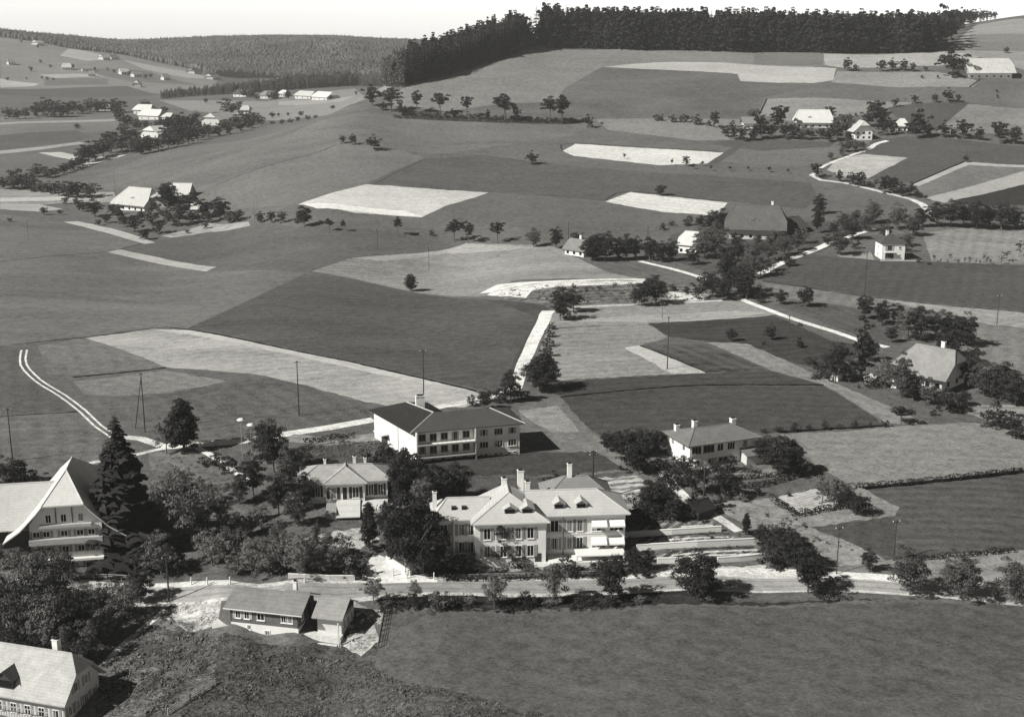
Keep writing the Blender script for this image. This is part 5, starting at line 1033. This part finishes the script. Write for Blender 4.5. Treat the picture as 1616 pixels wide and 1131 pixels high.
# undergrowth, hedges and rough ground
def inside(p, pl):
    c = False
    for i in range(len(pl)):
        a, b = pl[i], pl[i-1]
        if (a[1] > p[1]) != (b[1] > p[1]) and p[0] < (b[0]-a[0]) * (p[1]-a[1]) / (b[1]-a[1]) + a[0]: c = not c
    return c
def tuft(sd, r, n, leaf):
    rg_ = np.random.default_rng(sd); q = sph(n, rg_); q[:, 2] = np.abs(q[:, 2]); return quads(q * r * rg_.uniform(.5, 1.1, n)[:, None] * [1, 1, .8], q + rg_.normal(size=(n, 3)) * .5, leaf, 1.3, rg_)
def rough(name, pl, n, smin, smax, mat, label, cat, leaf=.12):
    tf = [tuft(i, .4 + .1 * (i % 4), 12 + 5 * (i % 3), leaf * (.8 + .25 * (i % 3))) for i in range(9)]; g_ = [at(x, y) for x, y in pl]; xs_ = [p.x for p in g_]; ys_ = [p.y for p in g_]; q2 = [(p.x, p.y) for p in g_]; P_, S_ = [], []
    while len(P_) < n:
        x, y = rnd.uniform(min(xs_), max(xs_)), rnd.uniform(min(ys_), max(ys_))
        if inside((x, y), q2) and math.sin(x * .45 + 2 * math.sin(y * .21)) * math.sin(y * .5 + x * .13) + rnd.uniform(-.9, .9) > -.35: P_.append((x, y, float(hz(x, y)) - .05)); S_.append(rnd.uniform(smin, smax) * (1.9 if rnd.random() < .06 else 1))
    return scatter_mesh(name, tf, P_, S_, rg, mat, label, cat)
rough('undergrowth', [(345, 1006), (470, 1022), (560, 1040), (600, 1058), (640, 1078), (760, 1102), (900, 1135), (1000, 1165), (250, 1165), (330, 1080)], 3400, .3, .85, WEED, 'rough weeds and brambles on the slope below the chalet', 'undergrowth')
rough('undergrowth', [(200, 1000), (265, 968), (345, 1005), (335, 1075), (265, 1125), (150, 1135), (175, 1060)], 500, .5, 1.3, LF_B, 'rough growth in the plot beside the old corner farmhouse', 'undergrowth')
rough('rock_garden_plants', [(470, 705), (520, 698), (590, 695), (625, 712), (640, 728), (560, 722), (500, 722)], 420, .5, 1.1, LF_L, 'speckled rock garden between villa and balcony building', 'garden plants')
rough('garden_plants', [(700, 893), (840, 887), (980, 890), (1020, 905), (860, 912), (700, 912)], 420, .4, 1., WEED, 'mixed low planting in the front garden by the road', 'garden plants')
rough('garden_plants', [(990, 845), (1130, 838), (1200, 850), (1000, 862)], 40, .35, .7, LF_M, 'vegetable rows on the upper garden terrace', 'garden plants')
rough('garden_plants', [(1005, 868), (1190, 858), (1210, 872), (1035, 882)], 50, .35, .8, LF_M, 'vegetable rows on the lower garden terrace', 'garden plants')
rough('undergrowth', [(225, 720), (300, 712), (380, 740), (470, 790), (500, 880), (300, 905), (220, 880)], 700, .35, .8, LF_B, 'long grass tufts under the orchard trees', 'undergrowth')
rough('undergrowth', [(775, 462), (900, 451), (1030, 447), (1110, 458), (1110, 472), (900, 480), (800, 472)], 260, .7, 1.8, LF_M, 'scrub on the floor of the gravel hollow', 'undergrowth')
rough('undergrowth', [(600, 944), (1000, 938), (1060, 942), (1000, 958), (600, 968)], 700, .5, 1.2, LF_D, 'dark grassy bank below the main road', 'undergrowth')
rough('undergrowth', [(880, 628), (1100, 610), (1300, 609), (1390, 668), (1250, 680), (960, 688)], 10, .3, .4, LF_D, 'scattered weeds in the dark field', 'undergrowth')
rough('undergrowth', [(1130, 800), (1250, 815), (1290, 835), (1350, 870), (1240, 880), (1180, 830)], 130, .3, .8, LF_D, 'sparse weeds on the pale slope east of the garden', 'undergrowth')
rough('rubble', [(285, 948), (350, 945), (340, 985), (300, 995), (268, 975)], 60, .4, .9, STONE, 'pale building rubble beside the chalet', 'rubble')
rough('rubble', [(530, 950), (605, 965), (600, 1010), (560, 1035), (530, 1015)], 90, .3, .9, STONE, 'pale stones around the chalet garden', 'rubble')
def hedge(pl, hh, w, label, mat=None, name='hedge'):
    c = [at(x, y) for x, y in pl]; Cs, Ns = [], []; rg_ = np.random.default_rng(len(label))
    for a, b in zip(c, c[1:]):
        L = (b - a).length; n = int(L * (hh + w) * 22) + 6; t = rg_.uniform(0, 1, n); d = (b - a) / L; nn = Vector((-d.y, d.x, 0)); s = rg_.uniform(-1, 1, n); z = rg_.uniform(0, 1, n)
        f = rg_.integers(0, 3, n); s = np.where(f == 0, -1, np.where(f == 1, 1, s)); z = np.where(f == 2, 1., z); z = z * (1 + .15 * np.sin(t * L * 1.3))
        Cs.append(np.stack([a.x + d.x * L * t + nn.x * s * w / 2, a.y + d.y * L * t + nn.y * s * w / 2, a.z + (b.z - a.z) * t + z * hh], 1) + rg_.normal(size=(n, 3)) * .06)
        Ns.append(np.stack([nn.x * s * (f < 2), nn.y * s * (f < 2), (f == 2) * 1.], 1) + rg_.normal(size=(n, 3)) * .5)
    V, F_ = quads(np.concatenate(Cs), np.concatenate(Ns), .2, 1.2, rg_); o = link(name, np_mesh(name, V, F_, mat or LF_D)); return tag(o, label, 'hedge')
hedge([(1214, 787), (1257, 815), (1332, 801)], 1.1, .9, 'clipped dark hedge round two sides of the pale garden plot')
hedge([(1152, 770), (1200, 768), (1262, 752)], .9, .9, 'dark hedge curving below the villa terrace')
hedge([(1110, 752), (1160, 757), (1235, 750)], .8, .8, 'low hedge at the villa lawn edge')
hedge([(700, 916), (850, 913), (985, 910)], .7, .7, 'low hedge between front garden and pavement')
hedge([(480, 700), (520, 694), (560, 690)], .9, 1.4, 'low planting ring in the turning circle')
hedge([(985, 828), (1060, 822)], 1.4, 1.2, 'dark hedge behind the uppermost garden wall')
hedge([(620, 186), (700, 190), (790, 194), (900, 196)], 1.6, 2.2, 'long low hedge along the ridge')
hedge([(1350, 771), (1500, 757), (1640, 741)], .9, .7, 'thin dark hedge line between two eastern meadows')
hedge([(1440, 884), (1520, 878), (1600, 870)], .8, .8, 'ragged grass hedge at the foot of the eastern meadow')

# ---------------------------------------------------------------- walls, fences, poles, lamps
def wall(pl, hh, t, mat, label, name='retaining_wall', cat='wall', posts=False):
    c = [at(x, y) for x, y in pl]; mb = MB(); cp = MB()
    for a, b in zip(c, c[1:]):
        d = (b - a).normalized(); nn = Vector((-d.y, d.x, 0)).normalized()
        for m_, z0, z1, w in ((mb, -1., hh, t), (cp, hh + .002, hh + .09, t + .1)):
            q = [a + nn*w/2, a - nn*w/2, b - nn*w/2, b + nn*w/2]; k = len(m_.v)
            m_.v += [(p.x, p.y, p.z + z0) for p in q] + [(p.x, p.y, p.z + z1) for p in q]; m_.f += [tuple(k + i for i in s) for s in ((3,2,1,0),(4,5,6,7),(0,1,5,4),(1,2,6,5),(2,3,7,6),(3,0,4,7))]
    r = empty(name, (0, 0, 0), 0, label, cat); mb.build('masonry', mat, r); cp.build('coping', PAINT, r); return r
wall([(985, 848), (1060, 843), (1138, 838)], 1.0, .3, PAINT, 'uppermost white terrace wall in the stepped garden')
wall([(1004, 869), (1100, 863), (1202, 858)], 1.15, .3, PAINT, 'middle white terrace wall, longest in the stepped garden')
wall([(1037, 889), (1110, 887)], 1.0, .3, PAINT, 'lowest white terrace wall, west of the garden stairs')
wall([(1132, 887), (1165, 885), (1210, 880)], .9, .3, PAINT, 'lowest white terrace wall, east of the garden stairs')
wall([(610, 884), (648, 908)], .8, .35, STONE, 'sloping stone wall beside the bright driveway')
wall([(455, 912), (520, 915), (560, 915)], .8, .3, STONE, 'low roadside wall behind the chalet')
def fence(pl, hh, label, mat, step=2.2):
    c = [at(x, y) for x, y in pl]; r = empty('fence', (0, 0, 0), 0, label, 'fence'); rail = MB()
    for a, b in zip(c, c[1:]):
        n = max(1, int((b - a).length / step))
        for i in range(n + 1): p = a.lerp(b, i / n); MB().box(p.x-.06, p.y-.06, p.z-.4, p.x+.06, p.y+.06, p.z+hh).build('fence_post', mat, r)
        for z in (.35, .65, .95): rail.tube(a + Vector((0, 0, hh*z)), b + Vector((0, 0, hh*z)), .05, n=4)
    rail.build('rails', mat, r)
fence([(608, 965), (603, 995), (598, 1022)], 1.3, 'dark timber fence between chalet garden and meadow', DARKW, 1.2)
fence([(125, 912), (170, 914), (235, 917)], 1.0, 'pale garden fence before the great farmhouse', PALEW)
fence([(265, 1128), (300, 1105), (340, 1080)], 1.1, 'weathered fence at the bottom of the rough plot', PALEW)
fence([(700, 914), (830, 911), (980, 907)], .9, 'thin garden fence along the pavement', GREYP, 3)
def pole(px, y0, y1, label, r=.13, arms=1, group=None, dmin=0, wires=False):
    p = at(px, y1, dmin); d = math.hypot(p.y, H - p.z); hm = (y1 - y0) / (ppm(p) * p.y / d)
    o = empty('utility_pole', p, .3, label, 'pole', group); MB().tube((0, 0, -.6), (0, 0, hm), r * 1.25, r * .8, 7).build('post', M('pole_timber', .05), o)
    for i in range(arms):
        MB().box(-.75, -.05, hm - .35 - i * .6, .75, .05, hm - .25 - i * .6).build('crossarm', M('pole_timber', .05), o)
        for s in (-.65, .65): MB().tube((s, 0, hm - .25 - i * .6), (s, 0, hm - .02 - i * .6), .06, .05, 6).build('insulator', PAINT, o)
    return o, hm
pole(472, 570, 656, 'dark utility pole at the edge of the bright field'); pole(669, 553, 644, 'tall utility pole behind the balcony building')
pole(1053, 500, 582, 'utility pole at the tip of the pale plots'); pole(1364, 398, 468, 'utility pole before the white cube house')
pole(677, 390, 427, 'slim utility pole on the pale upper field', .1); pole(1573, 466, 514, 'utility pole at the eastern meadow edge', .1)
pole(20, 645, 728, 'utility pole above the barn in the west'); pole(1243, 498, 558, 'utility pole on the dark slope by the lane', .1)
pole(935, 712, 790, 'stout pole with two crossarms behind the institution building', .2, 2); pole(1110, 738, 797, 'utility pole beside the garden path under the villa')
pole(1320, 833, 905, 'pale thin pole on the grass east of the garden', .08); pole(1410, 822, 884, 'utility pole at the corner of the eastern meadow', .12)
pole(267, 880, 948, 'utility pole beside the road west of the chalet'); pole(897, 350, 380, 'utility pole behind the small grey-roofed cottage', .12)
pole(1022, 357, 388, 'utility pole between the two upper cottages', .12)
pole(402, 318, 352, 'faint utility pole east of the meadow farmhouse', .07); pole(596, 362, 394, 'faint utility pole in the middle meadows', .07); pole(45, 348, 378, 'faint utility pole on the western meadow', .07)
pole(182, 272, 306, 'faint utility pole behind the meadow farmhouse', .07); pole(1045, 478, 502, 'faint pole on the pale terrace', .07); pole(663, 722, 768, 'pole on the lawn before the balcony building', .1)
o, hm = pole(229, 590, 682, 'strutted utility pole on the track meadow'); p2 = at(213, 676); v = Vector((p2.x, p2.y, p2.z)) - o.location
v.rotate(Matrix.Rotation(-.3, 3, 'Z')); MB().tube(v + Vector((0, 0, -.5)), (0, 0, hm - .8), .13, .1, 6).build('strut', M('pole_timber', .05), o)
for px, y0, y1, lb in ((383, 661, 724, 'street lamp with broad white shade by the lane, the more western one'), (398, 669, 726, 'street lamp half hidden in the park trees by the lane')):
    p = at(px, y1); d = math.hypot(p.y, H - p.z); hm = (y1 - y0) / (ppm(p) * p.y / d); o = empty('street_lamp', p, 0, lb, 'street lamp')
    MB().tube((0, 0, -.4), (0, 0, hm - .25), .09, .06, 7).build('post', GREYP, o); MB().tube((0, 0, hm - .3), (0, 0, hm), .8, .5, 12).build('lamp_shade', PAINT, o)
    MB().tube((0, 0, hm - .42), (0, 0, hm - .302), .2, .3, 8).build('globe', PAINT, o)
VG = 'white marker posts along the main road'
for i, (px, py) in enumerate(((302, 922), (327, 922), (363, 921), (481, 918), (685, 914), (642, 912), (620, 908), (610, 945), (780, 946))):
    p = at(px, py); tag(MB().tube((p.x, p.y, p.z - .3), (p.x, p.y, p.z + 1.3), .13, .11, 6).build('marker_post', PAINT), f'{ordw(i)} white marker post of the main road, counted from the chalet yard eastward' if i < 3 else ['white marker post behind the chalet roof', 'white post at the east side of the driveway mouth', 'white post at the driveway bend', 'white gatepost at the driveway top', 'white post below the road by the meadow', 'white post in the bank under the institution'][i-3], 'post', VG)
p = at(640, 908); o = empty('gate_lamp', p, 0, 'tall banded white lamp column at the driveway entrance', 'lamp'); mb = MB()
for i in range(5): mb.tube((0, 0, i * .95), (0, 0, i * .95 + .7), .17, .15, 8)
mb.build('bands', PAINT, o); MB().tube((0, 0, -.4), (0, 0, 4.6), .12, .1, 8).build('post', DARKW, o)
# haze
ZB = float(W3[:, 2].min()) - 1
me = MB().box(-3600, -30, ZB, 3600, 4700, 170); me_ = bpy.data.meshes.new('haze'); me_.from_pydata(me.v, [], me.f)
hzm = bpy.data.materials.new('haze'); hzm.use_nodes = True; t = hzm.node_tree; t.nodes.clear(); pv = t.nodes.new('ShaderNodeVolumePrincipled')
pv.inputs['Density'].default_value = 0.00008; pv.inputs['Color'].default_value = (.95, .95, .93, 1); pv.inputs['Anisotropy'].default_value = 0.1
mo = t.nodes.new('ShaderNodeOutputMaterial'); t.links.new(pv.outputs[0], mo.inputs['Volume']); me_.materials.append(hzm); tag(link('haze', me_), kind='stuff')
